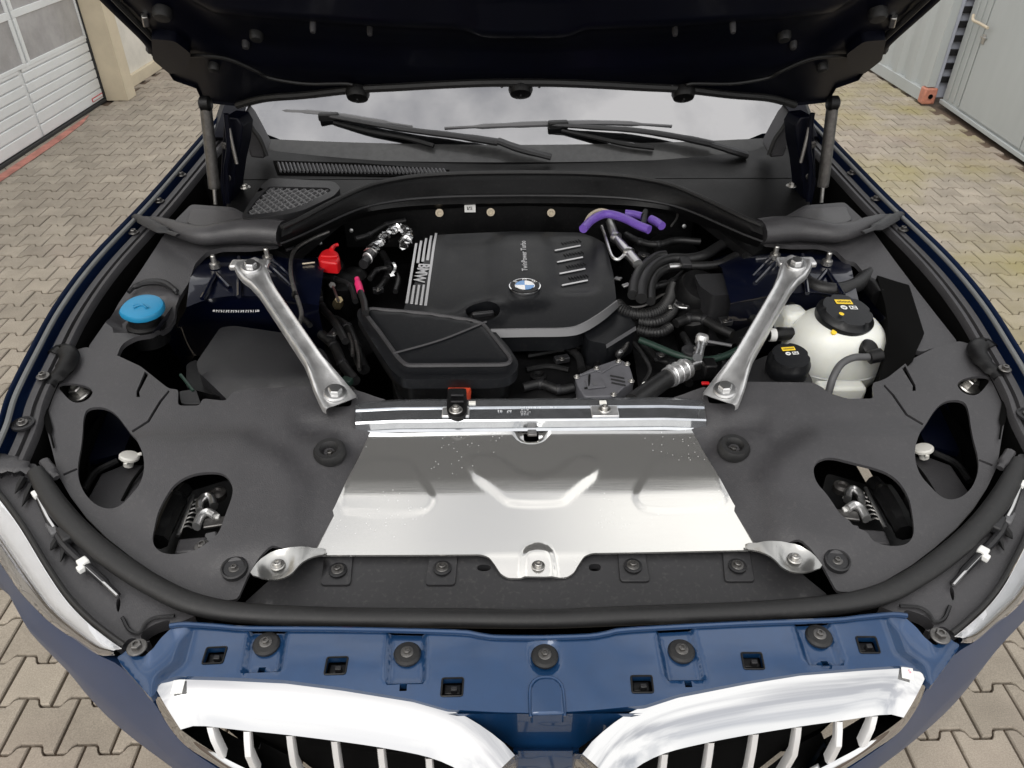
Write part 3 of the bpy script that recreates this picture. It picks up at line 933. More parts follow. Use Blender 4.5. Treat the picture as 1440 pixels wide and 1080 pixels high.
# slotted air inlet on the left of the cowl
sl = G()
for i in range(44):
    t = i/43
    x = 391+t*232
    y0 = 229+t*9.0; y1 = 241+t*3.5
    if y1-y0 < 5: y1 = y0+5
    a = P(x, y0, zoff(.006, ZCW)); b = P(x+4.2, y1, zoff(.006, ZCW))
    d = (b-a)
    sl.add(*box_geo((a+b)/2, d.length, .0040, .006, X=d))
sl.build('inlet_slats', 'trim_grey', cow, bevel=0, kind='stuff', smooth=0)
ip = [P(x, y, zoff(.002, ZCW)) for x, y in ((384, 226), (500, 229), (632, 239), (626, 249), (500, 247), (390, 245))]
sheet('inlet_frame', [Vector((p.x, p.y)) for p in ip], zoff(.0025, ZCW), 'void_black', cow, thick=.004, grid=.05)
# cabin filter box with a honeycomb lid
ZF_ = lambda x, y: 1.118
fo = PL([(370, 258), (380, 250), (470, 255), (479, 264), (470, 275), (428, 295), (400, 302), (350, 307), (339, 305), (352, 283)], 1.118)
fo = [Vector((p.x, p.y)) for p in fo]
fi = PL([(379, 262), (462, 264), (466, 268), (425, 289), (395, 297), (352, 302), (347, 299), (360, 281)], 1.118)
fi = [Vector((p.x, p.y)) for p in fi]
fb = sheet('filter_box', soft(fo, .012), 1.118, 'plastic_dark', car, thick=.05, holes=[soft(fi, .008)], grid=.02, bevel=.004, label='filter box with a honeycomb mesh lid')
sheet('mesh_backing', soft(fi, .004), 1.104, 'void_black', fb, thick=.01, grid=.05, bevel=0)
hm = G()
x0, x1 = min(p.x for p in fi), max(p.x for p in fi); y0, y1 = min(p.y for p in fi), max(p.y for p in fi)
st = .0125
for dirn in (1, -1):
    i = -30
    while i < 60:
        c0 = x0+i*st*1.5
        seg = []
        N = 120
        for k in range(N+1):
            y = y0+(y1-y0)*k/N
            x = c0+dirn*(y-y0)*.75
            seg.append((x, y, inpoly(x, y, fi)))
        st_ = None
        for k in range(N+1):
            if seg[k][2] and st_ is None: st_ = seg[k]
            if st_ is not None and (not seg[k][2] or k == N):
                a = Vector((st_[0], st_[1], 1.112)); b = Vector((seg[k][0], seg[k][1], 1.112))
                if (b-a).length > .004: hm.add(*box_geo((a+b)/2, (b-a).length, .0020, .006, X=b-a))
                st_ = None
        i += 1
hm.build('honeycomb_mesh', 'trim_light', fb, kind='stuff', smooth=0)
# corner trims at the windscreen pillars, pillars, roof and body behind
for m in MIRR:
    cpts = [(342, 160), (352, 172), (362, 190), (375, 215), (372, 224), (352, 222), (346, 200)]
    Yc = 1.80
    hp = [PY(*q, Yc) for q in cpts]
    n = len(hp)
    g = G().add(mx(hp, m)+mx([p+Vector((-.01, .09, .0)) for p in hp], m), [list(range(n)), list(range(n, 2*n))[::-1]]+[[i, (i+1) % n, n+(i+1) % n, n+i] for i in range(n)])
    g.build('pillar_trim', 'plastic_grey', car, bevel=.006, smooth=40)
    tube('pillar_seal', [PY(345, 163, Yc-.01), PY(356, 182, Yc-.01), PY(366, 196, Yc-.01), PY(375, 219, Yc-.01)], .005, 'rubber', car, m=m, n=8)
    pr = []
    for k in range(7):
        t = k/6
        c = Vector((-.735*(1-.13*t), 1.93+.95*t, 1.14+.50*t))
        pr.append([c+Vector((a, b, h)) for a, b, h in ((.03, .0, .01), (-.02, -.01, .015), (-.06, .04, -.02), (-.03, .10, -.06), (.02, .06, -.03))])
    loft('windscreen_pillar', [mx(r, m) for r in pr], 'paint_hood_shade', car, close=True, cap=True, smooth=60)
    # body side behind the wing
    side = [[Vector((x, y, z)) for y in (2.0, 2.6, 3.4, 4.3, 4.55)] for x, z in ((-.80, 1.13), (-.90, .98), (-.935, .75), (-.93, .45), (-.88, .28))]
    loft('door_side', [mx(r, m) for r in side], 'paint_body_shade', car, smooth=60)
    sg = [[Vector((-.80, y, 1.13)), Vector((-.66, max(y, 2.75) if y < 2.75 else y, 1.58))] for y in (2.05, 2.75, 3.5, 4.2)]
    loft('side_window', [mx(r, m) for r in sg], 'window_glass', car, smooth=60)
rf = []
for y, z in ((2.78, 1.61), (3.1, 1.66), (3.6, 1.67), (4.1, 1.63), (4.5, 1.5), (4.62, 1.1), (4.65, .4)):
    rf.append([Vector((x, y, z-.06*(x/.66)**2*min(1, z))) for x in (-.82 if z < 1.3 else -.66, -.45, -.2, 0, .2, .45, .82 if z < 1.3 else .66)])
loft('roof', rf, 'paint_body_shade', car, smooth=60)

# ---- wings: painted skin, seal, grey flange with its bolts, bay wall
ZFN = zoff(.038)
wing_px = [(-30, 652), (-4, 597), (10, 553), (40, 493), (77, 427), (128, 360), (207, 277), (283, 190), (322, 146)]
WP = cat(PL(wing_px, ZFN), 5)
for m in MIRR:
    skin = [(-.105, -.62), (-.115, -.45), (-.11, -.28), (-.088, -.15), (-.050, -.10), (-.014, -.05), (-.0035, -.014), (-.001, 0), (0, -.003), (.002, -.03), (.005, -.042), (.026, -.052)]
    wrows = sweep_rows(WP, skin, m)
    for i, r in enumerate(wrows):                   # the flank tucks in behind the bumper at the front
        k_ = sst(0, 14, i)
        b_ = r[7].copy()
        wrows[i] = [Vector((b_.x+(p.x-b_.x)*(.15+.85*k_), p.y+.10*(1-k_)*sst(-.05, -.3, p.z-b_.z), p.z)) for p in r]
    wg = loft('wing', wrows, 'paint_body_shade', car, smooth=50)
    tube('wing_seal', [r[0] for r in sweep_rows(WP, [(.0095, -.008)], 1)], .0045, 'strip_grey', wg, m=m, n=8, sub=0)  # light grey bead: the rubber's highlight is put into its colour
    fl = [(.020, -.06), (.021, -.026), (.0235, -.020), (.0345, -.021), (.036, -.028), (.041, -.028), (.0425, -.020), (.050, -.019), (.052, -.022), (.0535, -.034)]
    loft('wing_wall', sweep_rows(WP, [(.0535, -.033), (.060, -.10), (.075, -.30)], m), 'void_black', wg, smooth=35)  # near-black wall, the deep slot's shade put into its colour
    fo_ = loft('wing_flange', sweep_rows(WP, fl, m), 'plastic_grey', wg, smooth=35)
    for q in ((60, 528), (188, 326), (224, 282), (255, 245)):
        c = P(*q, zoff(.022)); bolt((c.x, c.y, c.z-.002), .011, fo_, m_='steel_dark', m=m)
    # oval access hole with a painted stud near the front of the flange
    c = P(33, 598, zoff(.016))
    lathe('stud_pocket', [(.018, -.002), (.018, .002), (.014, .003), (.013, .001)], (c.x*m, c.y, c.z+.003), 'plastic_dark', fo_, mod=lambda a, h: 1+.0*a)
    bolt((c.x, c.y, c.z+.005), .009, fo_, m=m)

# ---- covers over the sides of the bay
cover_common_in = [(545, 557), (533, 584), (521, 607), (505, 640), (471, 712), (433, 776), (384, 773), (366, 788), (350, 807), (334, 843)]
cover_common_front = [(300, 845), (262, 829), (222, 808), (184, 782), (150, 755), (121, 726), (98, 696), (82, 668), (77, 648), (72, 628), (62, 590), (60, 560), (72, 535), (88, 510), (102, 494), (122, 488)]
coverL_rear = [(163, 498), (197, 513), (230, 539), (237, 544), (250, 545), (249, 565), (253, 568), (280, 568), (284, 558), (317, 562), (328, 549), (350, 546), (400, 545), (440, 545), (450, 568), (470, 575), (494, 573), (496, 550)]
coverR_rear = [(163, 498), (197, 513), (230, 536), (242, 541), (253, 543), (254, 566), (292, 566), (318, 558), (330, 548), (341, 543), (438, 543), (450, 568), (470, 575), (494, 573), (496, 550)]
hole_bolt = [(78, 541), (100, 538), (123, 542), (132, 550), (123, 562), (107, 567), (95, 561)]
hole_big = [(117, 580), (127, 571), (147, 571), (163, 580), (180, 603), (197, 627), (206, 653), (203, 680), (190, 700), (167, 713), (143, 713), (123, 700), (110, 677), (108, 653), (115, 620)]
hole_latch = [(283, 671), (311, 671), (323, 679), (330, 693), (329, 707), (319, 733), (311, 757), (298, 769), (280, 779), (233, 779), (218, 770), (213, 757), (217, 744), (229, 716), (244, 690), (262, 677)]
hole_latchR = [(1140, 668), (1148, 655), (1166, 650), (1195, 657), (1238, 667), (1258, 679), (1271, 696), (1280, 718), (1287, 742), (1283, 758), (1270, 767), (1226, 768), (1216, 755), (1198, 749), (1190, 738), (1180, 734), (1160, 703), (1145, 688)]
slot_gap = [(88, 665), (107, 656.5), (108.5, 659), (89, 668)]
slot_gap2 = [(184, 603), (206, 589), (223, 561), (236, 546), (238, 548), (226, 563), (209, 591), (186, 606)]
slot_line = [(203, 520), (208, 524), (195, 549), (196, 556), (191, 556), (191, 548)]
fold = [Vector((p.x, p.y)) for p in PL([(205, 612), (345, 613), (398, 642), (428, 682), (420, 772), (360, 790), (300, 800), (150, 690), (170, 620)], ZC)]
e_fold = emboss(fold, .013, .04)
ridge = [Vector((p.x, p.y)) for p in PL([(540, 570), (520, 607), (505, 640), (471, 712), (433, 776)], ZC)]
valley = [Vector((p.x, p.y)) for p in PL([(420, 592), (480, 598), (505, 612), (500, 632), (470, 612), (425, 608)], ZC)]
e_val = emboss(valley, -.012, .04)
def ZCov(x, y):
    x = -abs(x)
    d = pdist(x, y, ridge, False)
    return ZC(x, y)+e_fold(x, y)-.016*(1-sst(.0, .065, d))+e_val(x, y)+.004*math.sin(9*x+4)*sst(.6, .9, y)
for m in MIRR:
    L = m > 0
    out = cover_common_in + cover_common_front + (coverL_rear if L else coverR_rear)
    o2 = soft(flat2(PL(out, ZC)), .006, 2)
    hs2 = [chaikin(flat2(PL(h, ZC)), 2) for h in (hole_bolt, hole_big)]
    if L: hs2.append(chaikin(flat2(PL(hole_latch, ZC)), 2))
    else: hs2.append(chaikin([Vector((-p.x, p.y)) for p in PL(hole_latchR, ZC)], 2)[::-1])
    hs2 += [flat2(PL(h, ZC)) for h in (slot_gap, slot_gap2, slot_line)]
    cov = sheet('bay_cover', o2, ZCov, 'plastic_grey', car, thick=.005, holes=hs2, grid=.014, m=m, bevel=.002,
                label='grey plastic cover with cut-outs over the %s side of the bay' % ('left' if L else 'right'))
    # bulged rubber grommet, sunk bolt, fold clip
    c = P(464, 637, ZCov)
    lathe('grommet', [(.026, -.004), (.026, .006), (.022, .012), (.015, .012), (.010, .006), (.009, -.006)], (c.x*m, c.y, c.z), 'rubber', cov, n=28, axis=(0, -.15, 1))
    bolt((c.x, c.y, c.z-.002), .009, cov, m=m)
    c = P(330, 801, ZCov)
    lathe('bolt_recess', [(.019, -.006), (.0185, .003), (.016, .004), (.0145, .0015)], (c.x*m, c.y, c.z+.003), 'plastic_dark', cov, n=24, axis=(0, -.22, 1))
    bolt((c.x, c.y, c.z+.003), .008, cov, m=m)
    # what shows through the cut-outs
    c = P(112, 552, .968)
    bolt(c, .024, car, m_='steel_bolt', m=m, axis=(-.2*m, -.25, 1), name='wing_bolt')
    # the lamp housing below the large cut-out: a dark paint wall, a grey sloping lid and a white bulb cap
    ld = PL([(118, 716), (140, 664), (175, 648), (212, 650), (210, 700), (185, 722), (140, 726)], .885)
    lid = sheet('lamp_housing', flat2(ld), lambda x, y: .885-.10*(y-.95), 'plastic_grey', car, thick=.05, grid=.03, m=m, bevel=.003)
    tube('lid_seam', [P(172, 704, .889), P(186, 678, .889), P(203, 655, .889)], .003, 'void_black', lid, m=m, n=6)
    tube('lid_edge', [P(118, 690, .888), P(135, 664, .888), P(165, 648, .888)], .006, 'plastic_black', lid, m=m, n=8)
    inn = PL([(112, 600), (120, 568), (160, 568), (190, 615), (175, 640), (125, 650)], .86)
    sheet('inner_wing_panel', flat2(inn), lambda x, y: .845+.25*(y-.98), 'paint_inner_shade', car, thick=.01, grid=.03, m=m)
    c = P(182, 641, .905)
    bc = lathe('bulb_cap', [(.008, -.02), (.009, -.005), (.0165, -.004), (.0165, .0), (.014, .0025), (.005, .003)], (c.x*m, c.y, c.z), 'white_plastic', car, axis=(.3*m, .25, 1), n=26, label='small white screw cap in the headlamp cut-out')
    for k in range(3):
        a = k*2.1+.5
        box('cap_tab', Vector((c.x*m+.016*math.cos(a), c.y+.016*math.sin(a), c.z-.003)), .007, .006, .004, 'white_plastic', bc, X=(math.cos(a), math.sin(a), 0), bevel=.001)
    # black lug and slit strip at the wing
    g = G()
    g.add(*tube_geo(cat(PL([(76, 500), (88, 492), (97, 502), (90, 518), (78, 532), (70, 542)], zoff(.012)), 4), [.016, .018, .017, .014, .010], 8, flat=.6))
    o = g.build('flange_lug', 'plastic_black', car, smooth=50)
    if m < 0:
        for v in o.data.vertices: v.co.x *= -1
        o.data.flip_normals(); o.location.x = -WL[o.name].x
    tube('slit_strip', PL([(64, 548), (60, 565), (68, 598), (76, 630)], zoff(.004)), [.007, .006, .005, .0015], 'void_black', car, m=m, n=6, flat=.4)  # black strip added to stand for the dark slit in the cover

# ---- under-liner added in near black, so that gaps look into the dark
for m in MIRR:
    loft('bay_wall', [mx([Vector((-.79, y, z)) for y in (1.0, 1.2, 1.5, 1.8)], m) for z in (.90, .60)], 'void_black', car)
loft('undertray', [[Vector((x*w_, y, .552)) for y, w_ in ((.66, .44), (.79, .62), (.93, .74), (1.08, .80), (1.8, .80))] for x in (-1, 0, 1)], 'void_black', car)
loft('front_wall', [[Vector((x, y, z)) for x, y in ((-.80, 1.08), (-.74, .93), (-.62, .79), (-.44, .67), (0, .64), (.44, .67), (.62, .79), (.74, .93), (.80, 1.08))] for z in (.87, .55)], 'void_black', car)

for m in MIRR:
    sheet('corner_filler', flat2(PL([(165, 850), (300, 850), (300, 900), (240, 960), (160, 925)], .875)), .875, 'void_black', car, thick=.002, grid=.1, m=m, bevel=0)  # black sheet added to keep the gap at the panel corner dark

# ---- front rubber seal that runs round the bay
seal_px = [(50, 662), (66, 690), (84, 716), (110, 745), (140, 772), (175, 798), (215, 823), (260, 845), (310, 858), (370, 864), (480, 868), (620, 869), (766, 870)]
ZS = zoff(.018)
SP = PL(seal_px, ZS)
SPf = SP + [Vector((-p.x, p.y, p.z)) for p in SP[-2::-1]]
nS = len(SP)
rs = [.012, .015, .016, .016, .016, .016, .0155, .0155, .015, .0145, .014, .014, .014]
sp = cat(SPf, 5)
rr = []
for i in range(len(sp)):
    t = i/5.0
    k = min(int(t), 2*nS-3); fr = t-k
    full = rs+rs[-2::-1]
    rr.append(full[k]*(1-fr)+full[min(k+1, len(full)-1)]*fr)
g = G().add(*tube_geo(sp, rr, 14, flat=.75))
fseal = g.build('front_seal', 'rubber', car, smooth=60, label='thick black rubber seal round the front of the bay')

# ---- dark strip between plate and seal, with its bolt pads
strip = [(430, 782), (766, 776)]
lowz = zoff(-.036)
so = PL([(766, 768), (600, 768), (432, 772), (396, 800), (372, 822), (343, 848), (430, 856), (560, 860), (766, 862)], lowz)
so = flat2(so) + [Vector((-p.x, p.y)) for p in so[-2:0:-1]]
hole = [chaikin(flat2(PL(h, lowz)), 2) for h in ([(671, 794), (690, 794), (690, 803), (671, 803)], [(828, 793), (845, 793), (845, 803), (828, 803)])]
pads = []
for q in (475, 622, 890, 1037):
    yy = 803 if q < 766 else 798
    dx = 3 if q < 766 else -3
    pads.append(soft(flat2(PL([(q-19+dx, 775), (q+19+dx, 775), (q+21-dx, yy+22), (q-21-dx, yy+22)], lowz)), .006))
lowcov = sheet('lower_cover', soft(so, .004, 2), lowz, 'plastic_mid', car, thick=.012, holes=hole, grid=.008, bevel=.0015, label='dark plastic strip with four bolts in front of the plate')
for p_ in pads: sheet('bolt_pad', p_, zoff(.0045, lowz), 'plastic_mid', lowcov, thick=.0045, grid=.02, bevel=.0015)
for q, yy in ((475, 802), (622, 799), (890, 796), (1037, 796)):
    c = P(q, yy, zoff(.006, lowz)); 
    lathe('washer', [(.0135, -.002), (.0135, .0015), (.011, .0025)], c, 'plastic_dark', lowcov)
    bolt(c+Vector((0, 0, .002)), .0095, lowcov, head=2)

# ---- bright aluminium plate with its pressed shapes, and the cross beam behind it
ZP = knots([(.70, .870), (.740, .8885), (.764, .9012), (.776, .9070), (.80, .9150), (.87, .9380), (.90, .9462), (.93, .9522), (.99, .9645), (1.03, .970)])
_pz = lambda x, y: ZP(y)
po = [(766, 605), (640, 605), (521, 607), (506, 640), (471, 712), (436, 777), (452, 781), (590, 780), (676, 779), (688, 783), (697, 795), (704, 806), (714, 812), (766, 813)]
pw = PL(po, _pz)
pout = flat2(pw) + [Vector((-p.x, p.y)) for p in pw[-2:0:-1]]
embl = flat2(PL([(483, 686), (492, 664), (508, 648), (540, 645), (566, 645), (580, 652), (590, 668), (612, 700), (606, 715), (590, 723), (490, 722), (477, 712)], _pz))
embr = [Vector((-p.x, p.y)) for p in embl]
embw = flat2(PL([(656, 655), (660, 643), (690, 640), (706, 647), (722, 658), (735, 667), (757, 670), (780, 664), (800, 649), (815, 642), (835, 643), (845, 656), (838, 668), (800, 700), (790, 710), (716, 710), (704, 700), (668, 672)], _pz))
ee = [emboss(chaikin(embl, 2), .0013, .006), emboss(chaikin(embr, 2), .0013, .006), emboss(chaikin(embw, 2), .0022, .010)]
cb_ = P(757, 795, _pz)
dome = emboss(chaikin([Vector((cb_.x-.024, cb_.y-.04)), Vector((cb_.x+.024, cb_.y-.04)), Vector((cb_.x+.024, cb_.y+.012)), Vector((cb_.x+.012, cb_.y+.026)), Vector((cb_.x-.012, cb_.y+.026)), Vector((cb_.x-.024, cb_.y+.012))], 2), .0045, .007)
hk = P(747, 613, _pz)
hkr = emboss(chaikin([Vector((hk.x+a, hk.y+b)) for a, b in ((-.026, .03), (-.024, -.012), (.024, -.012), (.026, .03))], 2), -.006, .010)
hook_hole = [Vector((hk.x+a, hk.y+b)) for a, b in ((-.0125, .012), (-.0125, -.004), (-.009, -.0075), (.009, -.0075), (.0125, -.004), (.0125, .012))]
def ZPL(x, y): return ZP(y)+sum(e(x, y) for e in ee)+dome(x, y)+hkr(x, y)-.0012*math.sin(7*x+1.5)*math.sin(11*y)
plate = sheet('radiator_plate', soft(pout, .004, 2), ZPL, 'aluminium_sheet', car, thick=.0035, holes=[hook_hole], grid=.005, bevel=.001, smooth=60, label='bare aluminium plate with pressed shapes over the radiator')
bolt(P(757, 796, zoff(.003, ZPL)), .010, plate, m_='steel_bolt', head=2)
box('latch_hook', P(748, 606, zoff(.004, ZPL)), .016, .026, .006, 'steel_dark', plate, bevel=.002)
for m in MIRR:                                     # bolted ears at the front corners of the plate
    c = P(391, 797, ZC)
    def ze(x, y, c=c):
        d = math.hypot(x-c.x, y-c.y)
        t = sst(-.345, -.30, x)
        return (ZC(x, y)+.009-.007*(1-sst(.014, .028, d))-.006*sst(.02, .05, c.x-x))*(1-t)+(ZP(y)+.0025)*t
    ear = flat2(PL([(350, 808), (358, 795), (370, 783), (384, 774), (400, 771), (436, 771), (458, 770), (458, 779), (445, 781), (428, 788), (418, 797), (410, 807), (396, 814), (374, 815)], ze))
    e_ = sheet('plate_ear', chaikin(ear, 1), ze, 'aluminium_ear', plate, thick=.003, grid=.006, m=m, bevel=.001, smooth=60)
    bolt((c.x, c.y, c.z+.0035), .0105, e_, m_='steel_bolt', head=2, m=m)
zb = .974
beam_prof = []
def brow(py, z):
    return [P(px, py, z) for px in (505, 560, 640, 700, 766)]
r_ = []
for py, z in ((606, .966), (602, .9685), (592, .9845), (589, .9870), (577, .9876), (573, .9876), (571, .9905), (562.5, .992), (560, .988), (560, .93)):
    h = [P(px, py, z) for px in (500, 560, 640, 700, 766)]
    y = h[-1].y
    xs = [p.x for p in h]
    r_.append([Vector((x, y, z)) for x in xs]+[Vector((-x, y, z)) for x in xs[-2::-1]])
for i in range(10):                                # the beam ends pass under the side covers
    for p in r_[i]:
        if abs(p.x) > .24: p.z -= .004*(abs(p.x)-.24)/.06
beam = loft('cross_beam', r_, 'aluminium_beam', car, smooth=25, label='aluminium cross beam with printed codes behind the plate')
ztop = .9876
for q in ((641, 577), (850, 577)):
    c = P(*q, ztop)
    box('bolt_pad', c+Vector((0, -.003, .0005)), .046, .030, .004, 'aluminium_cast', beam, bevel=.0018)
    bolt(c+Vector((0, 0, .0022)), .0105, beam, m_='steel_bolt', head=2)
for q in ((664, 567), (848, 566)):
    c = P(*q, .9915)
    box('white_clip', c, .012, .008, .004, 'white_plastic', beam, bevel=.001)
mat('print_white', (.85, .86, .88), .6)
for s, x, y, h in (('67', 716, 578.5, .0085), ('03', 703, 578.5, .0085), ('G 30', 706+72, 572.5, .006), ('45-1 8-7 K80:A 0101', 746, 573.5, .0042), ('EL 1 58', 738, 576.6, .0042), ('4 7  82-63', 739, 579.6, .0042), ('21 8 68', 738, 582.6, .0042)):
    c = P(x, y, ztop)
    text_on('stamped_code', s, c, (-h, 0, 0), (0, -h, 0), None, 'print_white', beam, eps=.0009)

# ---- blue upper panel above the grille
def ZFP(x, y): return .936-.19*(.615-y)-.05*x*x
pl = [(766, 899), (700, 898.5), (672, 895), (640, 891), (480, 887), (352, 886), (310, 883), (262, 880), (240, 882), (226, 896), (214, 911), (203, 919), (194, 919), (190, 902), (181, 903), (172, 912), (162, 919), (166, 927), (210, 977), (217, 972), (222, 958), (250, 951), (315, 953), (400, 957), (480, 967), (580, 983), (630, 997), (700, 1001), (766, 1003)]
fpw = PL(pl, ZFP)
fpo = flat2(fpw)+[Vector((-p.x, p.y)) for p in fpw[-2:0:-1]]
clips = [(302, 923), (473, 938), (636, 967), (903, 963), (1059, 929), (1221, 907)]
fholes = []
for q in clips:
    c = P(*q, ZFP)
    fholes.append(soft([Vector((c.x+a, c.y+b)) for a, b in ((-.0125, .011), (.0135, .011), (.0125, -.010), (-.0135, -.010))], .002, 2))
for q in ((367, 939), (567, 967), (968, 962), (1162, 928)):
    c = P(*q, ZFP)
    fholes.append([Vector((c.x+a, c.y+b)) for a, b in ((-.0045, .004), (.0045, .004), (.0045, -.004), (-.0045, -.004))])
pb = [(375, 907), (573, 921), (766, 924), (958, 917), (1151, 896)]
gro = []
for i, q in enumerate(pb):
    c = P(*q, ZFP)
    if i == 2: gro.append(emboss(soft([Vector((c.x+a, c.y+b)) for a, b in ((-.017, .020), (.017, .020), (.017, -.017), (-.017, -.017))], .012), -.004, .005))
    else: gro.append(emboss([Vector((c.x+a, c.y+b)) for a, b in ((-.026, .035), (.020, .035), (.023, -.034), (-.023, -.034))], -.0075, .006))
endl = []
for m in MIRR:
    e = [Vector((p.x*m, p.y)) for p in PL([(150, 915), (180, 895), (196, 895), (206, 922), (226, 905), (243, 886), (262, 886), (250, 930), (226, 948), (214, 985), (205, 985)], ZFP)]
    endl.append(emboss(e, -.009, .03))
def ZFPn(x, y):
    z = ZFP(x, y)+sum(q(x, y) for q in gro)+sum(q(x, y) for q in endl)
    return z+.002*math.sin(6*x)*math.sin(40*y)
fp = sheet('grille_panel', soft(fpo, .003, 2), ZFPn, 'paint_blue', car, thick=.010, holes=fholes, grid=.005, bevel=.0016, label='blue painted panel with bolts and clips above the grille')
tube('panel_lip', [p+Vector((0, 0, .003)) for p in fpw[0:9]]+[Vector((-p.x, p.y, p.z+.003)) for p in fpw[8:0:-1]][0:0], .0035, 'paint_blue', fp, n=8, sub=3)
tube('panel_lip', [Vector((-p.x, p.y, p.z+.003)) for p in fpw[0:9]], .0035, 'paint_blue', fp, n=8, sub=3)
for i, q in enumerate(pb):
    c = P(*q, ZFPn)
    lathe('rubber_washer', [(.017, -.001), (.0175, .003), (.015, .006), (.011, .0065)], c, 'rubber', fp, n=26)
    bolt(c+Vector((0, 0, .006)), .0085, fp, m_='steel_dark')
for m in MIRR:
    c = P(193, 911, zoff(-.004, ZFP))
    bolt((c.x, c.y, c.z), .013, fp, m_='steel_dark', m=m)
for i, q in enumerate(clips):
    c = P(*q, ZFP)
    box('clip_body', c+Vector((0, .003, -.014)), .022, .014, .012, 'plastic_black', fp, bevel=.002)
    box('clip_tongue', c+Vector((.002, 0, -.006)), .008, .006, .01, 'plastic_dark', fp, bevel=.001)
    frm = fholes[i]
    tube('clip_frame', [Vector((p.x, p.y, ZFPn(p.x, p.y)+.0006)) for p in frm+frm[:1]], .0013, 'plastic_black', fp, n=6, sub=0)
# arched blank in the middle
ca_ = P(769, 985, ZFPn)
arch = [Vector((ca_.x+a, ca_.y+b)) for a, b in ((-.0205, -.020), (-.0205, .010), (-.017, .020), (-.010, .0255), (0, .027), (.010, .0255), (.017, .020), (.0205, .010), (.0205, -.020))]
sheet('arched_blank', arch, lambda x, y: ZFPn(x, y)+.006-.10*(y-ca_.y), 'paint_blue', fp, thick=.02, grid=.01, bevel=.003)
tube('blank_rim', [Vector((p.x*1.0, p.y, ZFPn(p.x, p.y)+.002)) for p in arch], .0022, 'paint_blue', fp, n=6, sub=2)
# the nose between the kidneys
nr = []
for py, Y_, xs in ((1001, None, (628, 690, 766, 842, 905)), (1004, None, (640, 695, 766, 838, 893)), (1030, .519, (690, 725, 767, 808, 845)), (1052, .514, (722, 742, 767, 792, 814)), (1056, .505, (722, 742, 767, 792, 814)), (1080, .503, (724, 742, 767, 792, 812)), (1110, .51, (726, 742, 767, 792, 810)), (1200, .53, (726, 742, 767, 792, 810))):
    nr.append([P(x, py, ZFPn) if Y_ is None else PY(x, py, Y_) for x in xs])
for p in nr[0]: p.z -= .003
loft('nose_bridge', nr, 'paint_blue', fp, smooth=40)

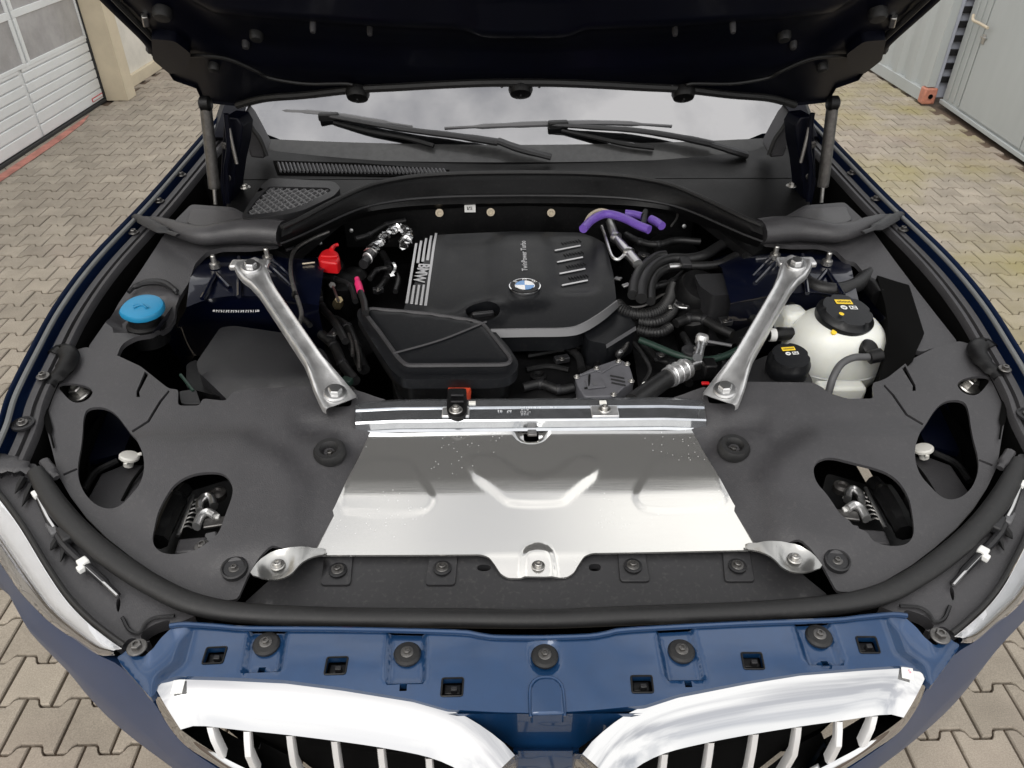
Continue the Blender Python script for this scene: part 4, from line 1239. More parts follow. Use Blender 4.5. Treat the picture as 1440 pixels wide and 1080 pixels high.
# ---- kidney grilles: chrome surround, silver bars, dark inside
def resamp4(segs, n):
    o = []
    for s in segs:
        q = resample(cat(s, 6), n+1)
        o += q[:-1]
    return o
for m in MIRR:
    zt = zoff(-.006, ZFP)
    top_o = PL([(219, 968), (226, 958), (250, 951), (315, 953), (400, 957), (480, 967), (580, 983), (647, 1004), (687, 1028), (713, 1049), (724, 1062)], zt)
    tl, trr = top_o[0], top_o[-1]
    rt_o = [trr, Vector((-.034, .502, .84)), Vector((-.040, .497, .76)), Vector((-.055, .487, .70))]
    bt_o = [rt_o[-1], Vector((-.12, .480, .672)), Vector((-.23, .485, .69)), P(385, 1120, .775)]
    lf_o = [bt_o[-1], P(340, 1098, .80), P(298, 1073, .825), P(258, 1046, .848), P(232, 1013, .870), P(219, 985, .888), tl]
    ti = [(254, 1026), (262, 1022), (287, 1021), (340, 1027), (400, 1033), (480, 1043), (540, 1052), (600, 1064), (640, 1080), (664, 1098), (676, 1112)]
    top_i = PL(ti, .879)
    rt_i = [top_i[-1], Vector((-.075, .478, .80)), Vector((-.082, .474, .75)), Vector((-.10, .467, .705))]
    bt_i = [rt_i[-1], Vector((-.16, .464, .70)), Vector((-.25, .472, .715)), P(395, 1105, .795)]
    lf_i = [bt_i[-1], P(352, 1084, .82), P(316, 1066, .838), P(282, 1046, .858), top_i[0]]
    O = resamp4([top_o, rt_o, bt_o, lf_o], 26)
    I = resamp4([top_i, rt_i, bt_i, lf_i], 26)
    n = len(O)
    cen = Vector((-.26, .55, .78))
    rows = []
    rows.append([p+Vector((0, .010, -.030)) if p.z > .85 else p+Vector((0, .03, -.005)) for p in O])
    rows.append([p+Vector((0, .003, -.004)) for p in O])
    for k in range(11):
        t = k/10
        r = []
        for a, b in zip(O, I):
            up = sst(.80, .87, (a.z+b.z)/2)
            nn = Vector((0, -.25, .97))*up+Vector((0, -1, .05))*(1-up)
            r.append(a.lerp(b, t)+nn*(.0055*math.sin(math.pi*t)))
        rows.append(r)
    rows.append([p+Vector((0, .004, -.006)) if p.z > .82 else p+Vector((0, .008, 0)) for p in I])
    rows.append([p+Vector((0, .035, -.012)) if p.z > .82 else p+Vector((0, .04, 0)) for p in I])
    kg = loft('kidney_grille', [mx(r, m) for r in rows], 'chrome', car, close=True, smooth=50, label='%s chrome kidney grille with vertical silver bars' % ('left' if m > 0 else 'right'))
    bk = [Vector((p.x, p.y+.05, p.z-.012)) for p in I]
    bc_ = sum(bk, Vector())/n
    obj('grille_backing', mx(bk+[bc_], m), [[i, (i+1) % n, n] for i in range(n)], 'void_black', kg, smooth=0)
    for px, py in ((295, 1022), (347, 1028), (407, 1034), (470, 1042), (535, 1052), (603, 1066), (650, 1090)):
        a = P(px, py, .874)
        b = Vector((a.x+.006, a.y-.020, .70 if px < 640 else .74))
        if px < 300: b = P(312, 1066, .838)
        elif px < 360: b = P(362, 1092, .806)
        elif px < 420: b = Vector((a.x+.005, a.y-.012, .765))
        rws = []
        for t in (0, .12, .35, .7, 1):
            c = a.lerp(b, t)+Vector((0, -(.012 if px > 300 else .003)*math.sin(math.pi*min(1, t*1.2)), 0))
            rws.append([c+Vector((-.004, .012, 0)), c+Vector((-.0048, .002, 0)), c+Vector((-.0035, -.001, .0)), c+Vector((.0035, -.001, 0)), c+Vector((.0048, .002, 0)), c+Vector((.004, .012, 0))])
        loft('grille_bar', [mx(r, m) for r in rws], 'slat_silver', kg, smooth=30)
    if m > 0:
        c = P(250, 966, zoff(-.003, ZFP)); box('grille_sticker', c, .014, .018, .0006, 'sticker_white', kg, X=(1, .06, 0), Y=(.25, 1, .1), bevel=0)
    else:
        c = P(1276, 946, zoff(-.003, ZFP)); box('grille_sticker', c, .014, .018, .0006, 'sticker_white', kg, X=(1, -.3, 0), Y=(-.2, 1, .1), bevel=0)
        text_on('sticker_mark', 'S', P(1279, 945, zoff(-.0015, ZFP)), (.007, 0, 0), (0, .007, 0), None, 'pink_tag', kg)

# ---- headlamps, plastic aprons, bumper
for m in MIRR:
    hin = [(-30, 668), (0, 705), (28, 744), (61, 799), (90, 842), (119, 873), (150, 898), (170, 912)]
    hou = [(-42, 738), (0, 792), (26, 830), (50, 856), (71, 876), (104, 899), (136, 920), (160, 921)]
    zi = [.965, .955, .946, .936, .930, .926, .922, .919]
    zo = [.89, .875, .868, .866, .866, .868, .882, .905]
    A = cat([P(x, y, z) for (x, y), z in zip(hin, zi)], 4)
    B_ = cat([P(x, y, z) for (x, y), z in zip(hou, zo)], 4)
    rows = []
    for k in range(9):
        t = k/8
        rows.append([a.lerp(b, t)+Vector((-.35, -.35, .8))*(.013*math.sin(math.pi*t)) for a, b in zip(A, B_)])
    hlm = loft('headlamp', [mx(r, m) for r in rows], 'lens_glass', car, smooth=60, label='%s headlamp with a clear lens over a pale reflector' % ('left' if m > 0 else 'right'))
    mat_n = 'lamp_white'
    if mat_n not in MAT:
        mat('lamp_white', (.80, .80, .80), .25, metal=.25, var=.04, vscale=30)
        mat('lamp_beige', (.46, .46, .45), .3, metal=.25, var=.08, vscale=30)
    def lrow(t, d): return [a.lerp(b, t)+Vector((-.35, -.35, .8))*(.013*math.sin(math.pi*t)-d) for a, b in zip(A, B_)]
    loft('reflector', [mx(r, m) for r in (lrow(.0, .002), lrow(.12, .004), lrow(.30, .005), lrow(.47, .006))], 'lamp_white', hlm, smooth=60)
    loft('light_guide', [mx(r, m) for r in (lrow(.47, .006), lrow(.50, .003), lrow(.54, .003), lrow(.57, .008), lrow(.62, .003), lrow(.66, .007))], 'chrome', hlm, smooth=30)
    loft('lamp_bezel', [mx(r, m) for r in (lrow(.66, .007), lrow(.8, .004), lrow(1.0, .002))], 'lamp_beige', hlm, smooth=60)
    tube('lamp_gasket', [p+Vector((.004, .004, .002)) for p in A], .0035, 'rubber', hlm, m=m, n=8, sub=0)
    # bumper and lower wing skin
    r0 = hou[:-1]+[(170, 938), (212, 982), (236, 1020), (262, 1050), (302, 1078), (344, 1104)]
    z0 = [z-.004 for z in zo[:-1]]+[.895, .876, .862, .840, .815, .79]
    r2 = [(-75, 765), (-12, 800), (20, 829), (31, 862), (43, 890), (95, 944), (124, 979), (160, 1016), (210, 1056), (262, 1092), (310, 1122), (360, 1150), (420, 1180)]
    z2 = [.70]*4+[.69, .68, .67, .66, .65, .64, .63, .62, .60]
    a0 = [P(x, y, z) for (x, y), z in zip(r0, z0)]; a2 = [P(x, y, z) for (x, y), z in zip(r2, z2)]
    rows = [[], [], [], [], [], []]
    for a, b in zip(a0, a2):
        o = Vector((b.x, b.y-.6, 0)).normalized() if False else Vector((-.6, -.8, 0))
        rows[0].append(a+Vector((.02, .03, -.03)))
        rows[1].append(a)
        rows[2].append(a.lerp(b, .5)+o*.012+Vector((0, 0, .016)))
        rows[3].append(b)
        rows[4].append(b+Vector((.03, .04, -.22)))
        rows[5].append(b+Vector((.08, .10, -.38)))
    rows = [cat(r, 4) for r in rows]
    loft('bumper', [mx(r, m) for r in rows], 'paint_bumper', car, smooth=60)
    # apron between seal and headlamp
    ap = [(50, 652), (70, 690), (88, 716), (114, 745), (144, 772), (179, 798), (219, 823), (262, 846), (275, 866), (250, 876), (232, 878), (216, 896), (205, 906), (190, 897), (181, 898), (168, 910), (148, 895), (117, 870), (88, 838), (59, 795), (26, 740), (-2, 702), (-40, 654), (-24, 640), (0, 650), (25, 652)]
    hol = [(196, 898), (203, 886), (216, 878), (234, 872), (240, 873), (236, 880), (222, 891), (211, 903)]
    hol2 = [(163, 846), (168, 838), (170, 848), (167, 862), (164, 858)]
    zap = lambda x, y: _zc(y)+.004+.012*sst(.72, .60, -x)*0+.010*sst(.92, 1.02, y)
    apn = sheet('lamp_apron', soft(flat2(PL(ap, zap)), .004, 2), zap, 'plastic_grey', car, thick=.02, holes=[chaikin(flat2(PL(hol, zap)), 1), chaikin(flat2(PL(hol2, zap)), 1)], grid=.016, m=m, bevel=.002, label='grey plastic apron behind the %s headlamp' % ('left' if m > 0 else 'right'))
    tube('apron_rib', PL([(172, 868), (182, 886), (196, 890), (205, 876), (220, 868), (245, 866)], zoff(.004, zap)), .0025, 'plastic_dark', apn, m=m, n=6)
    rod = tube('support_rod', PL([(52, 694), (62, 716), (74, 741), (92, 768), (116, 791), (142, 814), (166, 837)], zoff(.010, zap)), [.005, .005, .0055, .006, .006, .006, .004], 'plastic_dark', apn, m=m, n=8)
    tube('bright_wire', PL([(54, 700), (66, 726), (76, 742)], zoff(.013, zap)), .003, 'aluminium_pipe', apn, m=m, n=6)
    tube('bright_wire', PL([(121, 797), (144, 818), (165, 838)], zoff(.013, zap)), .0025, 'aluminium_pipe', apn, m=m, n=6)
    for q, w_, h_ in (((52, 695), .014, .012), ((117, 791), .014, .014), ((114, 800), .010, .010)):
        c = P(*q, zoff(.014, zap)); box('clip', (c.x*m, c.y, c.z), w_, h_, .010, 'sticker_white', apn, X=(1, -.9*m, 0), bevel=.002)
    c = P(74, 744, zoff(.010, zap)); box('bracket', (c.x*m, c.y, c.z), .030, .012, .010, 'trim_grey', apn, X=(1, -1.1*m, 0), bevel=.003)
    c = P(92, 752, zoff(.012, zap)); box('bracket', (c.x*m, c.y, c.z), .034, .016, .014, 'plastic_dark', apn, X=(1, -1.1*m, 0), bevel=.003)
    for q0, q1 in (((34, 672), (21, 694)), ((45, 682), (31, 712)), ((80, 760), (71, 774)), ((95, 762), (85, 790))):
        tube('locating_pin', [P(*q0, zoff(.008, zap)), P(*q1, zoff(.006, zap))], [.0055, .001], 'plastic_black', apn, m=m, n=6, sub=2)
    tube('wing_flap', PL([(-20, 650), (5, 652), (28, 656), (42, 664)], zoff(.014, zap)), [.022, .020, .014, .006], 'plastic_grey', apn, m=m, n=8, flat=.35)
    # seal end that rises at the wing
    tube('seal_end', PL([(62, 648), (70, 660), (80, 672)], zoff(.012)), [.008, .009, .006], 'plastic_grey', car, m=m, n=8, flat=.7)

# ================================================================== ENGINE BAY
# ---- side trays behind the covers, cowl shoulders
tray_out = [(122, 487), (150, 447), (188, 392), (222, 347), (240, 322), (270, 292), (328, 296), (396, 332), (392, 346), (352, 350), (312, 350), (290, 356), (274, 371), (265, 395), (243, 428), (222, 460), (213, 467), (190, 470), (172, 480), (166, 490), (164, 499), (140, 494)]
tray_right = tray_out[:13]+[(262, 372), (240, 398), (204, 414), (178, 472), (186, 498), (172, 500), (166, 496), (140, 494)]
capc = P(203, 440, ZC)
for m in MIRR:
    e_dish = emboss([Vector((capc.x+.062*math.cos(a), capc.y+.046*math.sin(a))) for a in [i*math.pi/8 for i in range(16)]], -.022 if m > 0 else 0, .02)
    o2 = soft(flat2(PL(tray_out if m > 0 else tray_right, ZC)), .008, 2)
    tr = sheet('side_tray', o2, lambda x, y: ZC(x, y)-.004+e_dish(x, y)+.012*sst(1.35, 1.6, y), 'plastic_grey', car, thick=.010, grid=.018, m=m, bevel=.003, label='grey plastic tray at the %s wing' % ('left' if m > 0 else 'right'))
    # shoulder that joins the bulkhead arch to the wing
    sh = [(398, 328), (375, 326), (345, 325), (315, 328), (288, 331), (262, 326), (240, 318), (218, 311), (200, 308)]
    rad = [.034, .036, .034, .030, .026, .022, .018, .013, .006]
    pth = cat(PL(sh, 1.088), 5)
    rr_ = [rad[min(len(rad)-1, int(i/5))]*(1-(i % 5)/5)+rad[min(len(rad)-1, int(i/5)+1)]*((i % 5)/5) for i in range(len(pth))]
    vs, fs = tube_geo(mx(pth, m), rr_, 12, flat=.75)
    sho = obj('cowl_shoulder', vs, fs, 'plastic_grey', car, smooth=60)
    sheet('shoulder_plate', soft(flat2(PL([(268, 293), (330, 296), (372, 316), (330, 320), (288, 322), (262, 312)], 1.097)), .01), 1.097, 'plastic_grey', sho, thick=.02, grid=.03, m=m, bevel=.005)
    tube('shoulder_tongue', PL([(190, 304), (205, 311), (225, 322), (250, 331)], 1.10), [.010, .015, .014, .006], 'plastic_dark', sho, m=m, n=8, flat=.5)
    c = P(345, 264, 1.11); bolt((c.x, c.y, c.z), .012, car, m_='steel_bolt', m=m, name='cowl_bolt')
# washer filler
wc = P(203, 447, 1.02)
fn = lathe('washer_filler', [(.036, -.04), (.036, .0), (.030, .004), (.029, .016)], (wc.x, wc.y, wc.z-.012), 'plastic_black', car, label='washer fluid filler neck with a bright cyan cap')
cc = P(201, 432, 1.045)
cap = lathe('filler_cap', [(.036, -.009), (.038, -.008), (.0385, -.001), (.036, .003), (.030, .0045), (.010, .005)], cc, 'cap_cyan', fn, axis=(.05, -.12, 1), n=40, mod=lambda a, h: 1+.10*math.exp(-((a-3.6)/.35)**2), label='bright cyan flip cap')
tube('cap_mark', [cc+Vector((-.016+.004*k, -.004+.008*math.sin(k*.5), .0055)) for k in range(9)], .0013, 'cap_cyan', cap, n=6)
tube('cap_mark', [cc+Vector((-.012, -.012, .006)), cc+Vector((.0, -.002, .006)), cc+Vector((.012, -.012, .0055))], .0013, 'cap_cyan', cap, n=6)
tube('dish_rim', PL([(181, 411), (190, 403), (208, 397), (230, 398), (246, 408), (249, 414)], zoff(.006)), [.004, .006, .007, .007, .006, .003], 'plastic_dark', fn, n=8)

# ---- strut towers in glossy body colour, their shade mixed into it
for m in MIRR:
    rows = []
    for zz_, pts in ((1.00, [(268, 366), (288, 356), (330, 353), (380, 354), (430, 358), (462, 368)]),
                     (1.043, [(268, 378), (288, 366), (330, 362), (380, 362), (425, 368), (455, 380)]),
                     (1.040, [(266, 400), (290, 392), (330, 388), (380, 390), (420, 394), (452, 402)]),
                     (1.030, [(262, 432), (292, 421), (330, 416), (375, 418), (410, 423), (448, 430)]),
                     (1.018, [(260, 438), (292, 426), (330, 421), (375, 423), (410, 428), (448, 436)]),
                     (.985, [(252, 452), (290, 444), (330, 442), (375, 444), (412, 448), (452, 456)]),
                     (.95, [(248, 462), (290, 456), (330, 455), (375, 458), (412, 462), (455, 470)]),
                     (.84, [(240, 500), (290, 500), (330, 500), (375, 500), (412, 502), (458, 510)])):
        rows.append(resample(cat([P(x, y, zz_) for x, y in pts], 4), 21))
    tw = loft('strut_tower', [mx(r, m) for r in rows], 'paint_inner_shade', car, smooth=45, label='glossy dark blue strut tower on the %s' % ('left' if m > 0 else 'right'))
    zt_ = 1.043
    for a, b in (((304, 384), (284, 420)), ((304, 384), (323, 404)), ((336, 362), (336, 417)), ((378, 372), (410, 402)), ((384, 366), (412, 392))):
        tube('pressed_rib', [P(*a, zt_+.001), P((a[0]+b[0])/2, (a[1]+b[1])/2, zt_), P(*b, zt_-.006)], .0045, 'paint_inner_shade', tw, m=m, n=8)
    for q in ((303, 376), (377, 366)):
        c = P(*q, zt_)
        g = G().add(*lathe_geo([(.011, 0), (.011, .010), (.006, .011), (.0055, .026), (.004, .028)], (c.x*m, c.y, c.z), (0, 0, 1), 12))
        g.build('stud_nut', 'steel_bolt', tw, smooth=30)
    # side slope of the inner wing beside the tower
    s_ = [[P(x, y, z) for x, y in pts] for z, pts in ((1.02, [(272, 372), (262, 400), (240, 434), (214, 468)]), (.95, [(276, 380), (268, 420), (254, 452), (236, 480)]), (.80, [(290, 410), (290, 450), (280, 490), (262, 520)]))]
    loft('inner_wing', [mx(r, m) for r in s_], 'paint_inner_shade', car, smooth=60)
# stamped number row on the left tower (too worn to read)
row = G()
for i in range(19):
    t = i/18
    c = P(302+t*62, 436.5+.6*math.sin(t*3), 1.0)
    if i in (0, 18): row.add(*lathe_geo([(.0026, 0), (.0026, .0012)], c+Vector((0, -.004, .001)), (0, -.5, 1), 10))
    else:
        row.add(*box_geo(c+Vector((0, -.004, .001)), .0011, .0055, .0012, X=(1, 0, 0), Y=(0, 1, .6)))
        if i % 2: row.add(*box_geo(c+Vector((.0013, -.0035+.002*random.uniform(-1, 1), .0012)), .0022, .0010, .0012, X=(1, 0, 0), Y=(0, 1, .6)))
        if i % 3 == 0: row.add(*box_geo(c+Vector((-.0012, -.0025, .002)), .0020, .0010, .0012, X=(1, 0, 0), Y=(0, 1, .6)))
row.build('stamped_row', 'aluminium_cast', car, smooth=0)

# ---- silver strut braces
for m in MIRR:
    a = P(353, 377, 1.092); b = P(473, 556, 1.012)
    d = (b-a).normalized()
    lat = Vector((d.y, -d.x, 0)).normalized()
    if lat.x > 0: lat = -lat                       # towards the wing side
    nrm = lat.cross(d)
    if nrm.z < 0: nrm = -nrm
    Lh = (b-a).length
    rows = []
    prof = [(-1, -.011), (-1.0, -.003), (-.93, .0015), (-.80, .003), (-.66, .0015), (-.5, .0), (0, .0003), (.5, .0), (.62, .002), (.80, .0035), (.94, .001), (1.0, -.004), (1, -.012)]
    for s, w_, f_ in ((-.028, .021, 0), (-.02, .026, 0), (.0, .0275, 0), (.022, .0265, .2), (.05, .0205, .8), (.085, .0170, 1), (Lh*.5, .0170, 1), (Lh-.09, .0175, 1), (Lh-.060, .0215, .8), (Lh-.035, .026, .3), (Lh-.005, .0295, 0), (Lh+.014, .031, 0), (Lh+.020, .028, 0)):
        c = a+d*s+nrm*(.006*f_ + (0 if s > 0 else 0))
        rows.append([c+lat*(w_*u)+nrm*(h*(.35+.9*f_) if h > -.002 else h) for u, h in prof])
    br = loft('strut_brace', [mx(r, m) for r in rows], 'aluminium_cast', car, cap=False, smooth=50, label='silver strut brace on the %s side of the bay' % ('left' if m > 0 else 'right'))
    nm = Vector((nrm.x*m, nrm.y, nrm.z))
    for q, rr_ in ((a+d*.0+nrm*.001, .019), (b-d*.004+nrm*.001, .019)):
        g = G()
        c = Vector((q.x*m, q.y, q.z))
        g.add(*lathe_geo([(rr_, 0), (rr_, .003), (rr_*.92, .005), (rr_*.66, .006)], c, nm, 24))
        g.add(*lathe_geo([(rr_*.62, .005), (rr_*.62, .012), (rr_*.52, .014), (rr_*.2, .0142)], c, nm, 6))
        g.build('brace_bolt', 'aluminium_pipe', br, smooth=30)
    box('brace_foot', ((a-d*.02).x*m, (a-d*.02).y+.012, (a-d*.02).z-.012), .075, .03, .012, 'aluminium_cast', br, bevel=.004)

# ---- left: control unit box, black loom and fittings
fbx = soft(flat2(PL([(310, 460), (330, 458), (398, 468), (455, 492), (470, 520), (438, 544), (330, 550), (322, 548), (280, 526), (276, 510)], .985)), .010)
ebox = sheet('control_box', fbx, lambda x, y: .985-.03*sst(1.13, 1.10, y), 'plastic_dark', car, thick=.10, grid=.025, bevel=.006, label='dark box under the left strut brace')
sheet('box_skirt', soft(flat2(PL([(262, 512), (276, 505), (284, 525), (330, 552), (318, 560), (262, 545)], .955)), .008), .955, 'plastic_black', ebox, thick=.06, grid=.03, bevel=.004)
sheet('box_flap', soft(flat2(PL([(251, 548), (275, 545), (282, 566), (254, 566)], .975)), .006), .972, 'plastic_dark', ebox, thick=.01, grid=.03, bevel=.002)
tube('box_edge', PL([(254, 527), (262, 537), (272, 550)], .972), .003, 'dark_green', ebox, n=6)

# ---- engine cover
ZE = lambda x, y: 1.004+.085*(y-1.256)
ec_px = [(613, 326), (604, 348), (590, 382), (569, 430), (566, 446), (600, 468), (704, 464), (794, 462), (816, 457), (842, 442), (867, 423), (863, 388), (852, 343), (836, 331), (816, 322), (720, 320)]
eco = soft(flat2(PL(ec_px, ZE)), .014, 4)
oil = P(679, 439, ZE)
oh = [Vector((oil.x+.034*math.cos(a), oil.y+.034*math.sin(a))) for a in [i*math.pi/14 for i in range(28)]]
def ep(pts): return flat2(PL(pts, ZE))
e1 = emboss(soft(ep([(628, 330), (690, 326), (690, 420), (640, 440), (606, 440)]), .02), -.008, .03)
e2 = emboss(soft(ep([(706, 326), (764, 324), (772, 430), (704, 436)]), .02), .006, .03)
e3 = emboss(soft(ep([(776, 334), (830, 334), (838, 408), (784, 410)]), .02), -.005, .02)
e4 = emboss([Vector((oil.x+.046*math.cos(a), oil.y+.046*math.sin(a))) for a in [i*math.pi/10 for i in range(20)]], .004, .012)
def ZEc(x, y):
    return ZE(x, y)+e1(x, y)+e2(x, y)+e3(x, y)+e4(x, y)-.012*sst(1.55, 1.68, y)
ec = sheet('engine_cover', eco, ZEc, 'cover_black', car, thick=.05, holes=[oh], grid=.012, bevel=.005, label='black engine cover with stripes, lettering and a round emblem', smooth=50)
# bevel strip along the front edge, its sky reflection put into the lighter grey
edg = [(690, 464), (740, 463), (794, 462), (816, 457), (842, 442), (868, 423)]
top_ = cat(PL(edg, zoff(.002, ZE)), 4); bot_ = cat(PL([(688, 475), (740, 474), (797, 473), (822, 467), (848, 451), (871, 431)], .992), 4)
loft('lit_bevel', [[p+Vector((0, .004, 0)) for p in top_], top_, bot_, [p+Vector((0, .03, -.006)) for p in bot_]], 'trim_light', ec, smooth=40)
oc = lathe('oil_filler', [(.030, -.03), (.030, -.012), (.024, -.009), (.008, -.009)], (oil.x, oil.y, oil.z), 'plastic_black', ec, n=28)
box('filler_grip', (oil.x, oil.y, oil.z-.005), .044, .009, .012, 'plastic_dark', oc, X=(1, .2, 0), bevel=.003)
# stripes with the letters between them
def quad_on(name, a, b, c, d, zf, m_, parent, h=.0016):
    pts = [Vector((p.x, p.y)) for p in (a, b, c, d)]
    return sheet(name, pts, zoff(h, zf), m_, parent, thick=h, grid=.03, bevel=.0004)
mat('stripe_silver', (.50, .50, .51), .4, metal=.5)
for i in range(5):
    xt = 613.5-i*7.0; xb = 598.5-i*6.6
    yt = 328.5+i*3.6; yb = 430-i*.9
    def at(t, o=0, xt=xt, xb=xb, yt=yt, yb=yb): return P(xt+(xb-xt)*t+o, yt+(yb-yt)*t, ZEc)
    segs = [(0, 1)] if i in (0, 4) else [(0, .35), (.71, 1)]
    for t0, t1 in segs:
        quad_on('cover_stripe', at(t0, -1.6), at(t0, 1.6), at(t1, 1.9), at(t1, -1.9), ZEc, 'stripe_silver', ec)
lc = P(592.3, 384.5, ZEc)
ld_ = (P(586, 398, ZEc)-P(598, 362, ZEc)); ld_.z = 0
U_ = ld_.normalized(); V_ = Vector((-U_.y, U_.x, 0))
text_on('lettering', 'BMW', lc, U_*.030, V_*.034, ZEc, 'stripe_silver', ec, eps=.0018, bold=.03)
# tall lettering up the middle
tcn = P(737, 360, ZEc)
text_on('lettering', 'TwinPower Turbo', tcn, Vector((0, 1, 0))*.0165, Vector((-1, 0, 0))*.0165, ZEc, 'stripe_silver', ec, eps=.0018, bold=.015)
# round emblem: chrome rim, black ring with letters, blue and white quarters
rc = P(738, 404, ZEc)
rc.z += .002
tilt = Vector((0, .0, 1))
em = lathe('emblem', [(.0320, -.004), (.0330, .0), (.0325, .0022), (.0305, .0026), (.0300, .0018)], rc, 'chrome', ec, n=40, label='round emblem with blue and white quarters')
lathe('emblem_ring', [(.0300, .0), (.0300, .0019), (.02, .0021)], rc, 'print_black', em, n=40)
lathe('emblem_rim', [(.0205, .001), (.0205, .0026), (.019, .0030)], rc, 'chrome', em, n=36)
for q in range(4):
    g = G()
    N = 10
    vs = [rc+Vector((0, 0, .0036))]+[rc+Vector((.0192*math.cos(q*math.pi/2+k*math.pi/2/N), .0192*math.sin(q*math.pi/2+k*math.pi/2/N), .0034)) for k in range(N+1)]
    g.add(vs, [[0, k+1, k+2] for k in range(N)])
    g.build('emblem_quarter', 'emblem_white' if q in (0, 2) else 'emblem_blue', em, smooth=0, recalc=False)
for ch, ang in (('B', 138), ('M', 90), ('W', 42)):
    a_ = R(ang)
    cpos = rc+Vector((math.cos(a_)*.0252, math.sin(a_)*.0252, 0))
    u = Vector((math.sin(a_), -math.cos(a_), 0)); v = Vector((math.cos(a_), math.sin(a_), 0))
    text_on('emblem_letter', ch, Vector((cpos.x, cpos.y, rc.z+.0021)), u*.0125, v*.0115, None, 'emblem_white', em, eps=.0006)
# louvres on the right of the cover
for i in range(4):
    y0 = 353.5+i*16.3
    x0 = 780+i*3.4
    a = P(x0, y0, ZEc); b = P(x0+36, y0-7, ZEc)
    tube('louvre_edge', [a+Vector((0, 0, .002)), b+Vector((0, 0, .002))], .0019, 'stripe_silver', ec, n=6, sub=0)
    g = G()
    for k in range(7):
        c = P(x0+11+k*4, y0-10.5-k*.7, ZEc)
        g.add(*box_geo(c+Vector((0, 0, .001)), .0016, .010, .003, X=(1, .5, 0), Y=(-.5, 1, 0)))
    g.build('louvre_fins', 'plastic_dark', ec, smooth=0)
# wing of the cover on the right and the block in front of the engine
sd_ = soft(flat2(PL([(818, 462), (846, 448), (872, 430), (893, 455), (893, 459), (853, 484), (826, 478)], .985)), .006)
sc_ = sheet('side_cover', sd_, lambda x, y: .985, 'cover_black', car, thick=.06, grid=.03, bevel=.002)
loft('side_trim', [PL([(852, 484.5), (894, 458.5)], .987), PL([(853, 490), (895, 464)], .979)], 'trim_grey', sc_)
blk = soft(flat2(PL([(590, 470), (690, 470), (820, 474), (850, 490), (828, 520), (806, 558), (560, 560), (548, 520)], .93)), .02)
eb_ = sheet('engine_front', blk, lambda x, y: .925-.04*sst(1.16, 1.06, y)+.006*math.sin(x*40)*math.sin(y*33), 'plastic_black', car, thick=.2, grid=.025, bevel=.01, smooth=50)
tube('block_rib', PL([(742, 500), (790, 492), (830, 488), (842, 500), (835, 530)], .935), .006, 'plastic_black', eb_, n=8)
tube('block_rib', PL([(740, 520), (770, 515), (800, 520)], .93), .006, 'plastic_black', eb_, n=8)
lathe('block_plug', [(.016, 0), (.016, .008), (.010, .01), (.008, .004)], P(757, 532, .928), 'plastic_black', eb_)
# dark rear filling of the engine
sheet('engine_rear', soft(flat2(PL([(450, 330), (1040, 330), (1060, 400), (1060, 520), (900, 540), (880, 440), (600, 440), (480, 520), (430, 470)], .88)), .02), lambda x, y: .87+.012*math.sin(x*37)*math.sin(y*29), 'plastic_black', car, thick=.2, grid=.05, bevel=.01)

# ---- air intake box with its diagonal rib
ZA = lambda x, y: 1.006+.05*(y-1.2)
ai = [(513, 427), (600, 434), (662, 443), (686, 450), (700, 466), (716, 484), (729, 504), (728, 516), (716, 526), (690, 529), (566, 529), (550, 516), (522, 474), (501, 440), (503, 430)]
aio = soft(flat2(PL(ai, ZA)), .012, 4)
ain = soft(flat2(PL([(520, 433), (600, 440), (660, 449), (680, 455), (692, 470), (708, 490), (718, 502), (717, 509), (708, 512), (572, 513), (560, 502), (535, 467), (514, 440)], ZA)), .010, 4)
ea = emboss(ain, .0, .006)
ein = emboss(ain, .007, .010)
ab = sheet('air_box', aio, lambda x, y: ZA(x, y)-.007+ein(x, y), 'cover_black', car, thick=.020, grid=.010, bevel=.004, smooth=50, label='black air intake box with a diagonal rib in front of the engine')
tube('lid_rib', [P(553, 497, zoff(.001, ZA)), P(620, 478, zoff(.001, ZA)), P(684, 452.5, zoff(.001, ZA))], .0022, 'plastic_grey', ab, n=6)
lowo = [Vector((oc_.x, oc_.y)) for oc_ in aio]
cen = sum(lowo, Vector((0, 0)))/len(lowo)
sheet('box_lower', [cen+(p-cen)*.90+Vector((0, .012)) for p in lowo], lambda x, y: ZA(x, y)-.029, 'plastic_black', ab, thick=.05, grid=.04, bevel=.004)
lipl = ain
tube('lid_lip', [Vector((p.x, p.y, ZA(p.x, p.y)-.002)) for p in lipl+lipl[:1]], .0042, 'plastic_grey', ab, n=6, sub=0)
cl = P(646, 545.5, .976)
lathe('hose_clamp', [(.020, -.02), (.021, -.006), (.0195, .0)], cl, 'orange_clamp', ab, n=28, label='orange rubber clamp under the air box')
bk_ = soft(flat2(PL([(630, 548), (656, 548), (657, 580), (652, 588), (641, 590), (631, 586), (628, 575)], .993)), .006)
bo = sheet('support_bracket', bk_, .9965, 'plastic_black', car, thick=.007, grid=.02, bevel=.002)
bolt(P(641, 577, .997), .0115, bo, m_='steel_bolt', head=2)
box('bracket_rung', P(643, 556, .999), .022, .004, .004, 'plastic_dark', bo, bevel=.001)
box('bracket_rung', P(643, 565, .999), .022, .004, .004, 'plastic_dark', bo, bevel=.001)

